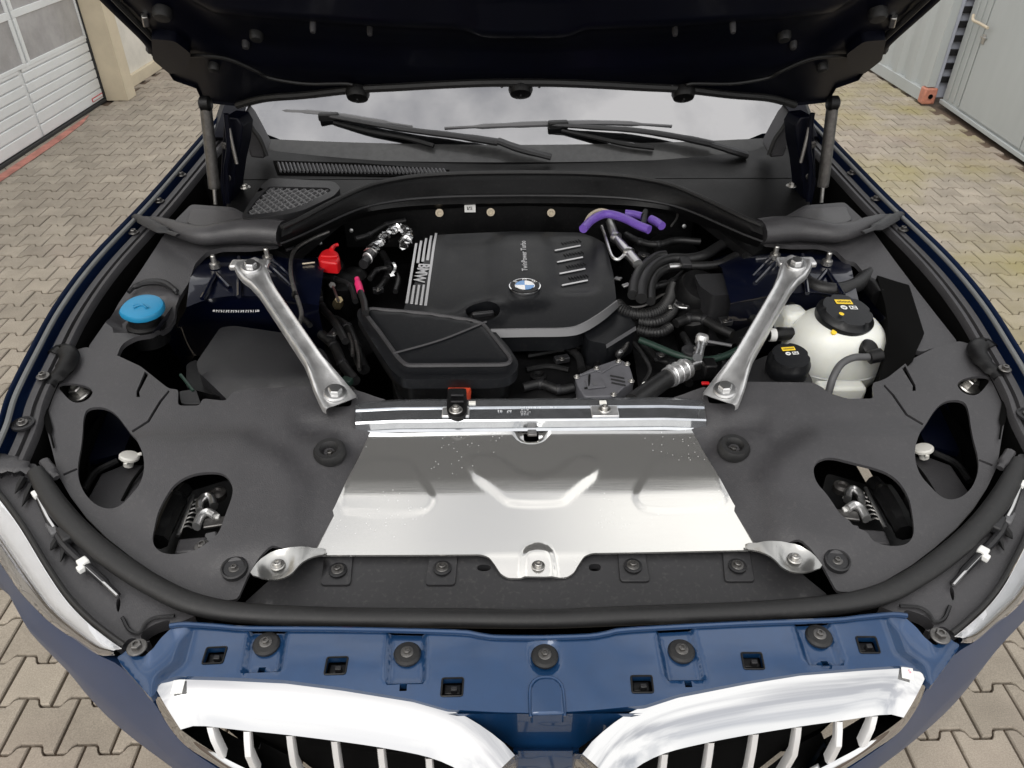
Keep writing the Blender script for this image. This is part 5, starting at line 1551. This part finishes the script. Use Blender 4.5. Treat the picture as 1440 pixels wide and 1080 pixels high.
# ---- grey actuator with its little screws
ZQ = lambda x, y: .945+.15*(y-1.12)
ac = soft(flat2(PL([(808, 529), (838, 515), (870, 504), (884, 511), (888, 522), (892, 537), (878, 544), (864, 557), (822, 558), (813, 544)], ZQ)), .006)
act = sheet('actuator', ac, ZQ, 'grey_actuator', car, thick=.045, grid=.015, bevel=.002, label='grey actuator with small bright screws')
for q in ((811, 530), (839, 518), (870, 508), (882, 512), (888, 536), (863, 555)):
    bolt(P(*q, zoff(.001, ZQ)), .006, act, m_='steel_bolt', head=2)
tube('actuator_rib', PL([(815, 528), (838, 521), (846, 524), (862, 514), (872, 511)], zoff(.002, ZQ)), .0022, 'grey_actuator', act, n=6, sub=0)
tube('actuator_rib', PL([(829, 527), (828, 545), (822, 546)], zoff(.002, ZQ)), .002, 'plastic_black', act, n=6, sub=0)
for k in range(3): tube('actuator_rib', PL([(858+k*1, 528+k*5), (878+k, 532+k*5)], zoff(.002, ZQ)), .0015, 'plastic_black', act, n=6, sub=0)
box('actuator_window', P(837, 540, zoff(.001, ZQ)), .034, .026, .003, 'grey_actuator', act, X=(1, .15, 0), bevel=.001)
box('code_square', P(837, 540, zoff(.003, ZQ)), .008, .008, .001, 'trim_grey', act, X=(1, .15, 0), bevel=0)
tube('actuator_wire', [P(892, 482, .96), P(905, 500, .96), P(914, 520, .95), P(905, 538, .94), P(900, 548, .94)], .004, 'hose_black', act, n=8)
tube('actuator_wire', [P(882, 478, .955), P(878, 490, .95), P(868, 498, .95)], .006, 'steel_dark', act, n=8)
tube('actuator_wire', [P(862, 486, .955), P(858, 494, .95), P(850, 500, .95)], .005, 'hose_black', act, n=8)
lathe('small_valve', [(.006, -.01), (.007, 0), (.004, .006)], P(872, 496, .96), 'aluminium_pipe', act, axis=(.3, -.3, 1))
lathe('wire_plug', [(.005, -.005), (.005, .006)], P(908, 542, .95), 'sticker_white', act, axis=(-.5, -.3, .6))

# ---- pipes and hoses at the right rear
tube('purple_hose', PL([(820, 322), (833, 309), (852, 301), (875, 306), (898, 317), (913, 323)], 1.075), .0095, 'purple_hose', car, n=12, label='purple hose at the right rear of the engine')
tube('purple_hose', PL([(879, 300), (890, 301), (903, 304)], 1.07), .0085, 'purple_hose', car, n=12, label='short purple hose behind the longer one')
tube('purple_hose', PL([(915, 308), (923, 312), (931, 318)], 1.07), .0095, 'purple_hose', car, n=12, label='purple hose end on the right')
tube('beige_loom', PL([(822, 316), (830, 303), (843, 296), (856, 298), (864, 302)], 1.07), .005, 'beige', car, n=8)
tube('wire_loom', PL([(905, 303), (908, 297), (906, 308), (904, 316)], 1.075), .006, 'hose_black', car, n=8)
tube('wire_loom', PL([(940, 286), (951, 294), (952, 306), (944, 318)], 1.06), .0025, 'steel_dark', car, n=6)
pp = tube('metal_pipe', PL([(858, 312), (861, 322), (866, 334), (880, 351), (897, 372)], 1.04), [.010, .010, .009, .010, .011], 'aluminium_pipe', car, n=12, label='bare metal pipe beside the engine cover')
for t in ((866, 334), (884, 356)):
    lathe('pipe_collar', [(.013, -.006), (.014, 0), (.013, .006)], P(*t, 1.04), 'aluminium_pipe', pp, axis=(.6, -.7, 0))
tube('wire_bracket', PL([(846, 318), (851, 332), (855, 345), (861, 361), (869, 365), (876, 360), (881, 352)], 1.04), .0035, 'aluminium_pipe', pp, n=6)
for q in ((869, 392), (880, 401), (894, 387)):
    c = P(*q, .98); box('bright_tab', c, .016, .012, .004, 'aluminium_cast', car, X=(1, random.uniform(-1, 1), .2), bevel=.001)
bun = tube('coolant_hose', PL([(902, 420), (903, 402), (912, 383), (926, 370), (945, 364), (968, 364), (990, 359), (1015, 344), (1036, 337), (1049, 343), (1051, 360), (1047, 378)], 1.03), .0115, 'hose_black', car, n=12, label='looped black hose held by a clip')
tube('coolant_hose', PL([(915, 424), (916, 402), (924, 386), (940, 377), (960, 374), (990, 374), (1012, 371), (1032, 361), (1046, 361), (1053, 374), (1052, 390)], 1.022), .0095, 'hose_black', car, n=12, label='second looped hose below the first')
tube('coolant_hose', PL([(890, 415), (893, 395), (903, 377), (922, 362), (936, 359)], 1.03), .011, 'hose_black', car, n=12)
box('hose_clip', P(964, 369, 1.04), .022, .036, .012, 'plastic_dark', bun, bevel=.003)
tube('bright_sleeve', PL([(941, 375), (956, 374)], 1.032), .006, 'aluminium_pipe', bun, n=10, sub=0)
corrugated('corrugated_hose', PL([(869, 428), (876, 436), (892, 442), (912, 442), (930, 434), (941, 420), (946, 404)], .985), .0135, 'hose_black', car, label='ribbed black hose, uppermost of three')
corrugated('corrugated_hose', PL([(898, 452), (915, 454), (932, 450), (944, 440), (952, 425)], .975), .011, 'hose_black', car, label='ribbed black hose, middle of three')
corrugated('corrugated_hose', PL([(896, 464), (915, 468), (930, 467), (942, 460)], .965), .011, 'hose_black', car, label='ribbed black hose, lowest of three')
tube('wire_loom', PL([(880, 432), (905, 430), (930, 415), (948, 413)], .99), .003, 'steel_dark', car, n=6)
box('loom_clip', P(942, 432, .99), .008, .014, .004, 'steel_bolt', car, bevel=.001)
tube('wire_loom', PL([(948, 428), (956, 432), (966, 433)], .99), .002, 'aluminium_pipe', car, n=6)
# black lumps and the grey box behind the right brace
rb = sheet('relay_box', soft(flat2(PL([(976, 386), (1084, 381), (1078, 398), (1072, 411), (1003, 416), (984, 402)], 1.03)), .008), lambda x, y: 1.03-.02*sst(1.30, 1.27, y), 'plastic_dark', car, thick=.12, grid=.02, bevel=.006, label='dark grey box behind the right strut brace')
tube('box_band', PL([(1003, 418), (1040, 416), (1072, 413)], 1.016), .004, 'plastic_grey', rb, n=6)
g = G().add(*lathe_geo([(.05, -.06), (.052, .0), (.045, .015), (.02, .02)], P(985, 408, 1.0), (.2, -.3, 1), 24))
g.build('vacuum_unit', 'plastic_black', car, smooth=40)
for q, r_q in (((940, 345), .05), ((960, 352), .045), ((905, 350), .03), ((975, 440), .045), ((1010, 440), .04), ((480, 395), .04), ((465, 375), .035), ((500, 385), .03)):
    lathe('engine_housing', [(r_q*.9, -.1), (r_q, -.02), (r_q*.85, .0), (r_q*.4, .01)], P(*q, .97), 'plastic_black', car, n=18, axis=(random.uniform(-.3, .3), -.2, 1))
# air conditioning pipes
tube('ac_hose', PL([(890, 566), (915, 548), (940, 531), (957, 522)], .965), .0175, 'hose_black', car, n=14, label='thick black hose with a metal ferrule')
fe = tube('ac_ferrule', PL([(940, 531), (950, 526), (966, 518)], .967), .0195, 'aluminium_cast', car, n=16, sub=4)
for t in ((945, 528), (953, 524), (961, 520)):
    lathe('ferrule_ring', [(.0195, -.003), (.0212, 0), (.0195, .003)], P(*t, .967), 'aluminium_cast', fe, axis=(.9, .5, 0), n=20)
tube('ac_pipe', PL([(964, 519), (976, 513), (988, 510)], .967), .0115, 'aluminium_pipe', car, n=12)
vs_ = tube('service_valve', PL([(981, 503), (984, 492), (986, 482)], 1.0), [.009, .0085, .0095], 'aluminium_pipe', car, n=12, label='pale service valve cap by the right brace')
lathe('valve_cap', [(.012, -.008), (.0125, .005), (.010, .009), (.004, .01)], P(987, 477, 1.005), 'aluminium_cast', vs_, axis=(.15, .2, 1), n=12)
tube('valve_strap', PL([(994, 480), (1012, 483), (1029, 486)], 1.005), .003, 'trim_grey', vs_, n=6)
for q in ((982, 498), (983, 491)):
    lathe('valve_ring', [(.0095, -.002), (.0105, 0), (.0095, .002)], P(*q, 1.0), 'aluminium_pipe', vs_, axis=(.2, .3, 1), n=14)
lathe('valve_block', [(.018, -.03), (.018, .0), (.014, .003)], P(972, 492, .985), 'plastic_dark', car)
tube('green_hose', PL([(900, 478), (925, 488), (955, 500), (985, 506), (1015, 502), (1045, 488)], .975), .0065, 'dark_green', car, n=10, label='thin dark green hose')
box('loom_plug', P(997, 518, .975), .022, .03, .03, 'plastic_black', car, bevel=.003)
box('red_tab', P(992, 539, .975), .014, .007, .004, 'red_plastic', car, bevel=.001, label='small red tab by the foot of the right brace')
# ---- studs and sticker on the bulkhead
for q in ((618, 299), (690, 298), (775, 299)):
    c = PY(*q, 1.715)
    lathe('heat_shield_nut', [(.0095, 0), (.0095, .003), (.005, .0035), (.004, .001)], c, 'beige', car, axis=(0, -1, .15), n=20)
box('data_sticker', PY(661, 293, 1.715), .026, .002, .019, 'sticker_white', car, bevel=0, label='small white data sticker on the bulkhead')
gg = G()
for i in range(6):
    for j in range(4):
        if random.random() < .6: gg.add(*box_geo(PY(661, 293, 1.7135)+Vector((-.006+.002*i, 0, -.003+.002*j)), .0017, .0006, .0017))
gg.build('sticker_print', 'print_black', car, smooth=0)
for q in ((450, 342), (494, 324), (905, 288+20), (962, 318)):
    lathe('bulkhead_rivet', [(.005, 0), (.005, .002), (.003, .003)], PY(*q, 1.70), 'aluminium_cast', car, axis=(0, -1, .2), n=12)
loft('bulkhead_shield', [[Vector((x, 1.722+.02*math.sin(x*9)*0, z)) for x in [-.42+.84*i/12 for i in range(13)]] for z in (1.085, 1.03, .95)], 'plastic_black', car, smooth=40)

# ---- left rear: jump-start cap, foil hose, cables
rcap = PL([(447, 362), (452, 354), (460, 350), (468, 350), (476, 356), (478, 364), (474, 371), (462, 370), (450, 368)], 1.05)
jc = sheet('terminal_cap', soft(flat2(rcap), .005), lambda x, y: 1.052, 'red_plastic', car, thick=.025, grid=.012, bevel=.004, label='red terminal cap on the left of the engine')
tube('cap_strap', PL([(466, 351), (470, 346), (475, 344)], 1.055), [.005, .004, .004], 'red_plastic', jc, n=8)
tube('cap_ridge', PL([(452, 360), (463, 361), (474, 360)], 1.054), .003, 'red_plastic', jc, n=8)
fh = tube('foil_hose', PL([(511, 372), (517, 364), (523, 354)], 1.03), [.0105, .011, .0115], 'plastic_dark', car, n=12, label='hose wrapped in crinkled silver foil')
fp_ = resample(cat(PL([(521, 356), (530, 344), (541, 334), (553, 325), (563, 321), (572, 326), (574, 335), (567, 345)], 1.035), 10), 46)
fr_ = [.0125*(1+random.uniform(-.22, .18)) for _ in fp_]
vs, fs = tube_geo(fp_, fr_, 9)
vs = [v+Vector((random.uniform(-1, 1), random.uniform(-1, 1), random.uniform(-1, 1)))*.0016 for v in vs]
mat('foil', (.75, .75, .76), .18, metal=1., var=.5, vscale=70)
obj('foil_wrap', vs, fs, 'foil', fh, smooth=0)
for q in ((517, 363), (526, 350)): lathe('foil_band', [(.012, -.002), (.0135, 0), (.012, .002)], P(*q, 1.033), 'aluminium_cast', fh, axis=(.5, .8, 0), n=16)
tube('foil_scrap', PL([(553, 372), (556, 378), (553, 386), (548, 388)], 1.0), [.006, .005, .006, .004], 'foil', fh, n=6)
tube('pink_tag', PL([(502, 392), (504, 400), (507, 411)], 1.02), [.0055, .0075, .0075], 'pink_tag', car, n=10, label='pink tag on a cable left of the engine')
tube('tagged_cable', PL([(507, 411), (512, 425), (514, 440)], 1.02), .007, 'hose_black', car, n=8)
tube('grey_cable', PL([(462, 326), (440, 335), (418, 348), (410, 362), (409, 385), (413, 405), (420, 425), (424, 442), (420, 458)], 1.055), .0042, 'steel_dark', car, n=8, label='thin grey cable over the left strut tower')
for q in ((415, 415),): lathe('cable_clip', [(.006, -.006), (.0065, .0), (.006, .006)], P(*q, 1.055), 'plastic_black', car, axis=(.3, -.9, 0))
box('pale_strap', P(433, 379, 1.04), .040, .012, .003, 'beige', car, X=(1, -.75, 0), bevel=.001)
box('pale_strap', P(434, 370, 1.045), .026, .003, .003, 'beige', car, X=(1, .25, 0), bevel=.001)
un = lathe('brass_union', [(.011, -.02), (.011, -.004), (.008, .0), (.008, .01)], P(476, 424, 1.0), 'brass', car, axis=(.3, -.6, .8), n=6)
tube('union_pipe', PL([(468, 403), (472, 413), (476, 423)], 1.01), .003, 'steel_dark', un, n=6)
lathe('union_nut', [(.007, -.005), (.007, .005)], P(467, 402, 1.01), 'steel_dark', un, axis=(.3, -.6, .8), n=6)
tube('shelf_edge', PL([(402, 352), (420, 346), (445, 335), (462, 326)], 1.05), .004, 'plastic_dark', car, n=8)
for (x0, y0, x1, y1) in ((486, 540, 500, 552), (490, 470, 496, 500), (500, 480, 505, 520)):
    tube('wire_loom', PL([(x0, y0), ((x0+x1)/2+2, (y0+y1)/2), (x1, y1)], .95), .004, 'steel_dark', car, n=6)
box('loom_plug', P(488, 536, .96), .02, .014, .012, 'dark_green', car, X=(1, -.6, 0), bevel=.002)

# ---- coolant reservoir and caps on the right
rcn = P(1171, 494, .945)
def supere(c, rx, ry, rz, e=.8, nu=40, nv=22):
    vs, fs = [], []
    def sp_(a, p): return math.copysign(abs(a)**p, a)
    for j in range(nv+1):
        ph = -math.pi/2+math.pi*j/nv
        for i in range(nu):
            th = 2*math.pi*i/nu
            vs.append(c+Vector((rx*sp_(math.cos(ph), e)*sp_(math.cos(th), .92), ry*sp_(math.cos(ph), e)*sp_(math.sin(th), .92), rz*sp_(math.sin(ph), .9))))
    for j in range(nv):
        for i in range(nu): fs.append([j*nu+i, j*nu+(i+1) % nu, (j+1)*nu+(i+1) % nu, (j+1)*nu+i])
    return vs, fs
res = G().add(*supere(rcn, .099, .085, .088)).build('coolant_reservoir', 'tank_white', car, smooth=80, label='milky white coolant reservoir with a black cap')
sp2 = [rcn+Vector((.0998*math.cos(a), .0858*math.sin(a), -.012)) for a in [i*math.pi/20 for i in range(41)]]
tube('tank_seam', sp2, .0022, 'tank_white', res, n=6, sub=0)
box('tank_shoulder', P(1112, 452, .985), .05, .05, .06, 'tank_white', res, X=(1, .2, 0), bevel=.012)
box('tank_foot', P(1180, 549, .93), .09, .03, .03, 'tank_white', res, bevel=.006)
def screw_cap(c, r, h, parent, axis, lobes=6, lab=None):
    A_ = Vector(axis).normalized()
    def md(a, hh): return 1-(.10*(max(0, math.cos(lobes*a))**6) if hh > .001 else 0)
    cp = lathe('screw_cap', [(r*1.03, -h), (r*1.05, -h*.7), (r*1.05, -h*.25), (r*.98, -h*.1), (r*.94, .004), (r*.90, .008), (r*.25, .0085)], c, 'cover_black', parent, axis=axis, n=72, mod=md, label=lab)
    X = Vector((1, .08, 0)); X = (X-A_*X.dot(A_)).normalized(); Y = A_.cross(X)
    def on(u, v, e=.0092): return c+X*u*r+Y*v*r+A_*e
    def fl(name, u0, v0, u1, v1, m_): return obj(name, [on(u0, v0), on(u1, v0), on(u1, v1), on(u0, v1)], [[0, 1, 2, 3]], m_, cp, smooth=0)
    fl('warning_label', -.32, .30, .34, .56, 'sticker_yellow')
    g = G()
    for k in range(9):
        u = -.24+k*.06
        g.add([on(u, .38, .0095), on(u+.035, .38, .0095), on(u+.035, .47+.02*(k % 3), .0095), on(u, .47, .0095)], [[0, 1, 2, 3]])
    g.build('label_text', 'print_black', cp, smooth=0)
    g = G()
    g.add([on(0-.12+.13*math.cos(a), .10+.12*math.sin(a)) for a in [i*math.pi/8 for i in range(16)]], [list(range(16))])
    g.add([on(.10, .0), on(.40, .0), on(.40, .2), on(.10, .2)], [[0, 1, 2, 3]])
    g.build('symbol', 'sticker_white', cp, smooth=0)
    g = G()
    for q in ((-.19, .08, -.05, .12), (-.15, .03, -.09, .05), (.14, .05, .20, .16), (.22, .03, .36, .08), (.26, .12, .36, .16)):
        g.add([on(q[0], q[1], .0096), on(q[2], q[1], .0096), on(q[2], q[3], .0096), on(q[0], q[3], .0096)], [[0, 1, 2, 3]])
    g.build('symbol_print', 'print_black', cp, smooth=0)
    return cp
cpos = P(1190, 440, 1.036)
lathe('filler_neck', [(.056, -.02), (.055, -.008), (.05, .0)], cpos+Vector((-.002, -.006, -.018)), 'plastic_black', res, axis=(.10, -.14, 1), n=40)
sc1 = screw_cap(cpos, .052, .018, res, (.10, -.14, 1), 6)
for q in ((-.4, -.25), ):
    lathe('paint_dot', [(.005, 0), (.004, .0006)], cpos+Vector((-.020, -.022, .0115)), 'sticker_yellow', res, axis=(.10, -.14, 1), n=10)
pd = P(1172, 468, 1.018); lathe('paint_dot', [(.0055, -.004), (.005, .004)], pd, 'sticker_yellow', res, axis=(0, -.5, .85), n=12)
tube('vent_hose', [P(1164, 556, .955), P(1172, 530, .985), P(1183, 512, 1.0), P(1200, 503, 1.005), P(1219, 502, 1.0), P(1228, 501, .995)], .0068, 'hose_black', res, n=12)
mat('hose_grey', (.075, .075, .078), .5, var=.15, vscale=40)
res.children[-1].data.materials[0] = MAT['hose_grey']
lathe('hose_elbow', [(.010, -.012), (.013, -.01), (.013, .012), (.009, .015)], P(1230, 501, .998), 'plastic_black', res, axis=(1, .1, .2), n=18)
lathe('hose_port', [(.019, -.01), (.019, .006), (.015, .010), (.008, .011)], P(1221, 491, .996), 'plastic_black', res, axis=(.35, -.45, .85), n=20)
tube('quick_coupling', PL([(1080, 471), (1092, 470), (1114, 469)], .985), [.012, .014, .0125], 'plastic_black', res, n=14, sub=3)
lathe('coupling_ring', [(.0125, -.006), (.0135, 0), (.0125, .006)], P(1086, 471, .986), 'sticker_white', res, axis=(1, .05, 0), n=18)
lathe('coupling_port', [(.010, -.008), (.010, .008)], P(1119, 469, .985), 'tank_white', res, axis=(1, .05, 0), n=16)
tube('supply_hose', PL([(1040, 482), (1062, 475), (1082, 471)], .98), .010, 'hose_black', car, n=12)
tube('supply_hose', PL([(1105, 440), (1112, 428), (1130, 421), (1150, 421)], 1.0), .007, 'hose_black', car, n=10)
oilt = sheet('oil_tank', soft(flat2(PL([(1062, 497), (1084, 488), (1128, 492), (1146, 524), (1146, 545), (1056, 545), (1052, 520)], .985)), .012), .968, 'plastic_dark', car, thick=.08, grid=.03, bevel=.01, label='small dark tank with a black screw cap')
screw_cap(P(1111, 504, 1.004), .037, .030, oilt, (-.02, -.16, 1), 4)
shr = soft(flat2(PL([(1226, 408), (1258, 416), (1272, 419), (1298, 474), (1290, 490), (1286, 502), (1252, 531), (1240, 535), (1246, 500), (1250, 470), (1240, 440)], 1.012)), .004)
sh_ = sheet('tank_shroud', shr, lambda x, y: ZC(x, y)+.005-.02*sst(.70, .66, x), 'void_black', car, thick=.09, grid=.02, bevel=.003, label='black shroud behind the reservoir')
tube('dark_gaiter', PL([(1108, 372), (1125, 392), (1150, 405), (1180, 408), (1205, 400), (1222, 385)], 1.03), .016, 'hose_black', car, n=12)
tube('dark_gaiter', PL([(1205, 395), (1225, 405), (1238, 420)], 1.02), .02, 'plastic_black', car, n=12)

# ---- latches seen through the front cut-outs
for m in MIRR:
    lb = PL([(232, 700), (322, 672), (334, 705), (300, 790), (206, 784), (210, 740)], .865)
    lt_ = sheet('bonnet_latch', soft(flat2(lb), .01), lambda x, y: .862+.02*sst(.80, .72, y), 'plastic_black', car, thick=.03, grid=.02, m=m, bevel=.004, label='%s bonnet latch seen through its cut-out' % ('left' if m > 0 else 'right'))
    tube('latch_wall', PL([(222, 762), (232, 735), (246, 706), (262, 686)], .90), [.016, .018, .018, .012], 'plastic_black', lt_, m=m, n=8)
    tube('latch_rail', PL([(250, 754), (262, 722), (272, 696)], .893), .0030, 'aluminium_pipe', lt_, m=m, n=8)
    for k in range(7):
        x, y = 256+k*2.9, 742-k*6.4
        tube('spring_coil', PL([(x, y), (x+7, y-2.4), (x+15, y+.6)], .890), .0016, 'steel_bolt', lt_, m=m, n=6)
    ca1 = cat(PL([(281, 718), (281, 708), (289, 699), (297, 700), (301, 712)], .898), 5)
    vs, fs = tube_geo(mx(ca1, m), .0062, 8, flat=1.4)
    obj('latch_claw', vs, fs, 'aluminium_pipe', lt_, smooth=50)
    ca2 = cat(PL([(276, 741), (282, 727), (292, 721), (303, 726)], .896), 5)
    vs, fs = tube_geo(mx(ca2, m), [.0065]*len(ca2), 8, flat=1.4)
    obj('latch_claw', vs, fs, 'aluminium_cast', lt_, smooth=50)
    c = P(302, 735, .89); box('latch_plate', (c.x*m, c.y, c.z), .034, .02, .006, 'steel_dark', lt_, X=(1, .2*m, 0), bevel=.002)
    c = P(306, 695, .89); lathe('latch_pivot', [(.014, -.006), (.014, .004), (.008, .007), (.006, .003)], (c.x*m, c.y, c.z), 'steel_dark', lt_)
    for q in ((303, 711), (306, 727), (266, 692)):
        c = P(*q, .893); box('bright_clip', (c.x*m, c.y, c.z), .006, .009, .005, 'sticker_white', lt_, bevel=.001)
    c = P(270, 768, .889); box('latch_base', (c.x*m, c.y, c.z), .045, .03, .008, 'plastic_grey', lt_, X=(1, .1*m, 0), bevel=.004)
    c = P(285, 769, .896); bolt((c.x, c.y, c.z), .0125, lt_, m_='steel_dark', m=m)
    c = P(226, 752, .905); lathe('rivet', [(.0035, 0), (.003, .003)], (c.x*m, c.y, c.z), 'sticker_white', lt_, n=10)
    c = P(297, 757, .888); box('latch_base', (c.x*m, c.y, c.z), .018, .022, .008, 'trim_grey', lt_, X=(1, .3*m, 0), bevel=.003)
c = P(1150, 691, .93); box('latch_label', c, .012, .028, .002, 'sticker_white', car, X=(1, .6, 0), Y=(-.6, 1, .2), bevel=0)

# ---- looms, hoses and brackets that fill the gaps round the engine
loom = [([(388, 352), (398, 372), (402, 398), (412, 430), (436, 458)], .99, .0055), ([(430, 392), (446, 404), (452, 430), (470, 452), (486, 480)], .97, .008),
        ([(446, 388), (470, 392), (492, 402), (500, 424)], 1.0, .006), ([(452, 470), (470, 486), (482, 512), (500, 536)], .95, .010),
        ([(470, 450), (488, 462), (500, 490), (512, 520)], .93, .012), ([(520, 392), (530, 380), (548, 378), (560, 392), (556, 410)], .99, .006),
        ([(538, 356), (546, 372), (544, 392), (530, 410)], .97, .008), ([(500, 336), (520, 330), (544, 316), (570, 310)], 1.03, .006),
        ([(880, 330), (900, 340), (925, 344), (950, 338), (985, 340)], 1.02, .008), ([(905, 398), (922, 402), (945, 396), (965, 380)], .99, .007),
        ([(950, 455), (968, 448), (990, 450), (1012, 462), (1030, 470)], .97, .010), ([(905, 486), (925, 505), (945, 512), (970, 540)], .93, .008),
        ([(1000, 425), (1020, 436), (1045, 440), (1062, 450)], .98, .009), ([(1012, 500), (1020, 515), (1022, 535), (1010, 550)], .96, .006),
        ([(960, 470), (968, 486), (962, 505), (950, 520)], .95, .007), ([(740, 486), (760, 480), (790, 486), (812, 500), (818, 520)], .94, .008),
        ([(735, 545), (760, 540), (785, 548), (806, 545)], .935, .009)]
for pts, z_, r_q in loom:
    o = tube('wire_loom', PL(pts, z_), r_q, 'hose_black', car, n=10)
    for k in (1, 2):
        a_, b_ = P(*pts[k], z_), P(*pts[k+1], z_)
        lathe('loom_tape', [(r_q*1.06, -.005), (r_q*1.14, -.004), (r_q*1.14, .004), (r_q*1.06, .005)], a_, 'plastic_dark', o, axis=b_-a_, n=12)
for q, z_, sx_, sy_, rot in (((444, 420), .98, .03, .014, .4), ((470, 470), .96, .02, .03, -.3), ((532, 408), .97, .024, .012, .2), ((935, 400), .98, .02, .02, .5), ((960, 430), .98, .03, .016, -.2), ((1020, 452), .98, .026, .02, .1), ((930, 500), .95, .02, .014, .6), ((905, 360), 1.0, .026, .018, -.4), ((790, 505), .94, .03, .016, .3)):
    bx_ = box('loom_bracket', P(*q, z_), sx_, sy_, .012, 'plastic_dark', car, X=(1, rot, 0), bevel=.002)
    bolt(P(q[0], q[1], z_+.007), .006, bx_, m_='steel_dark')
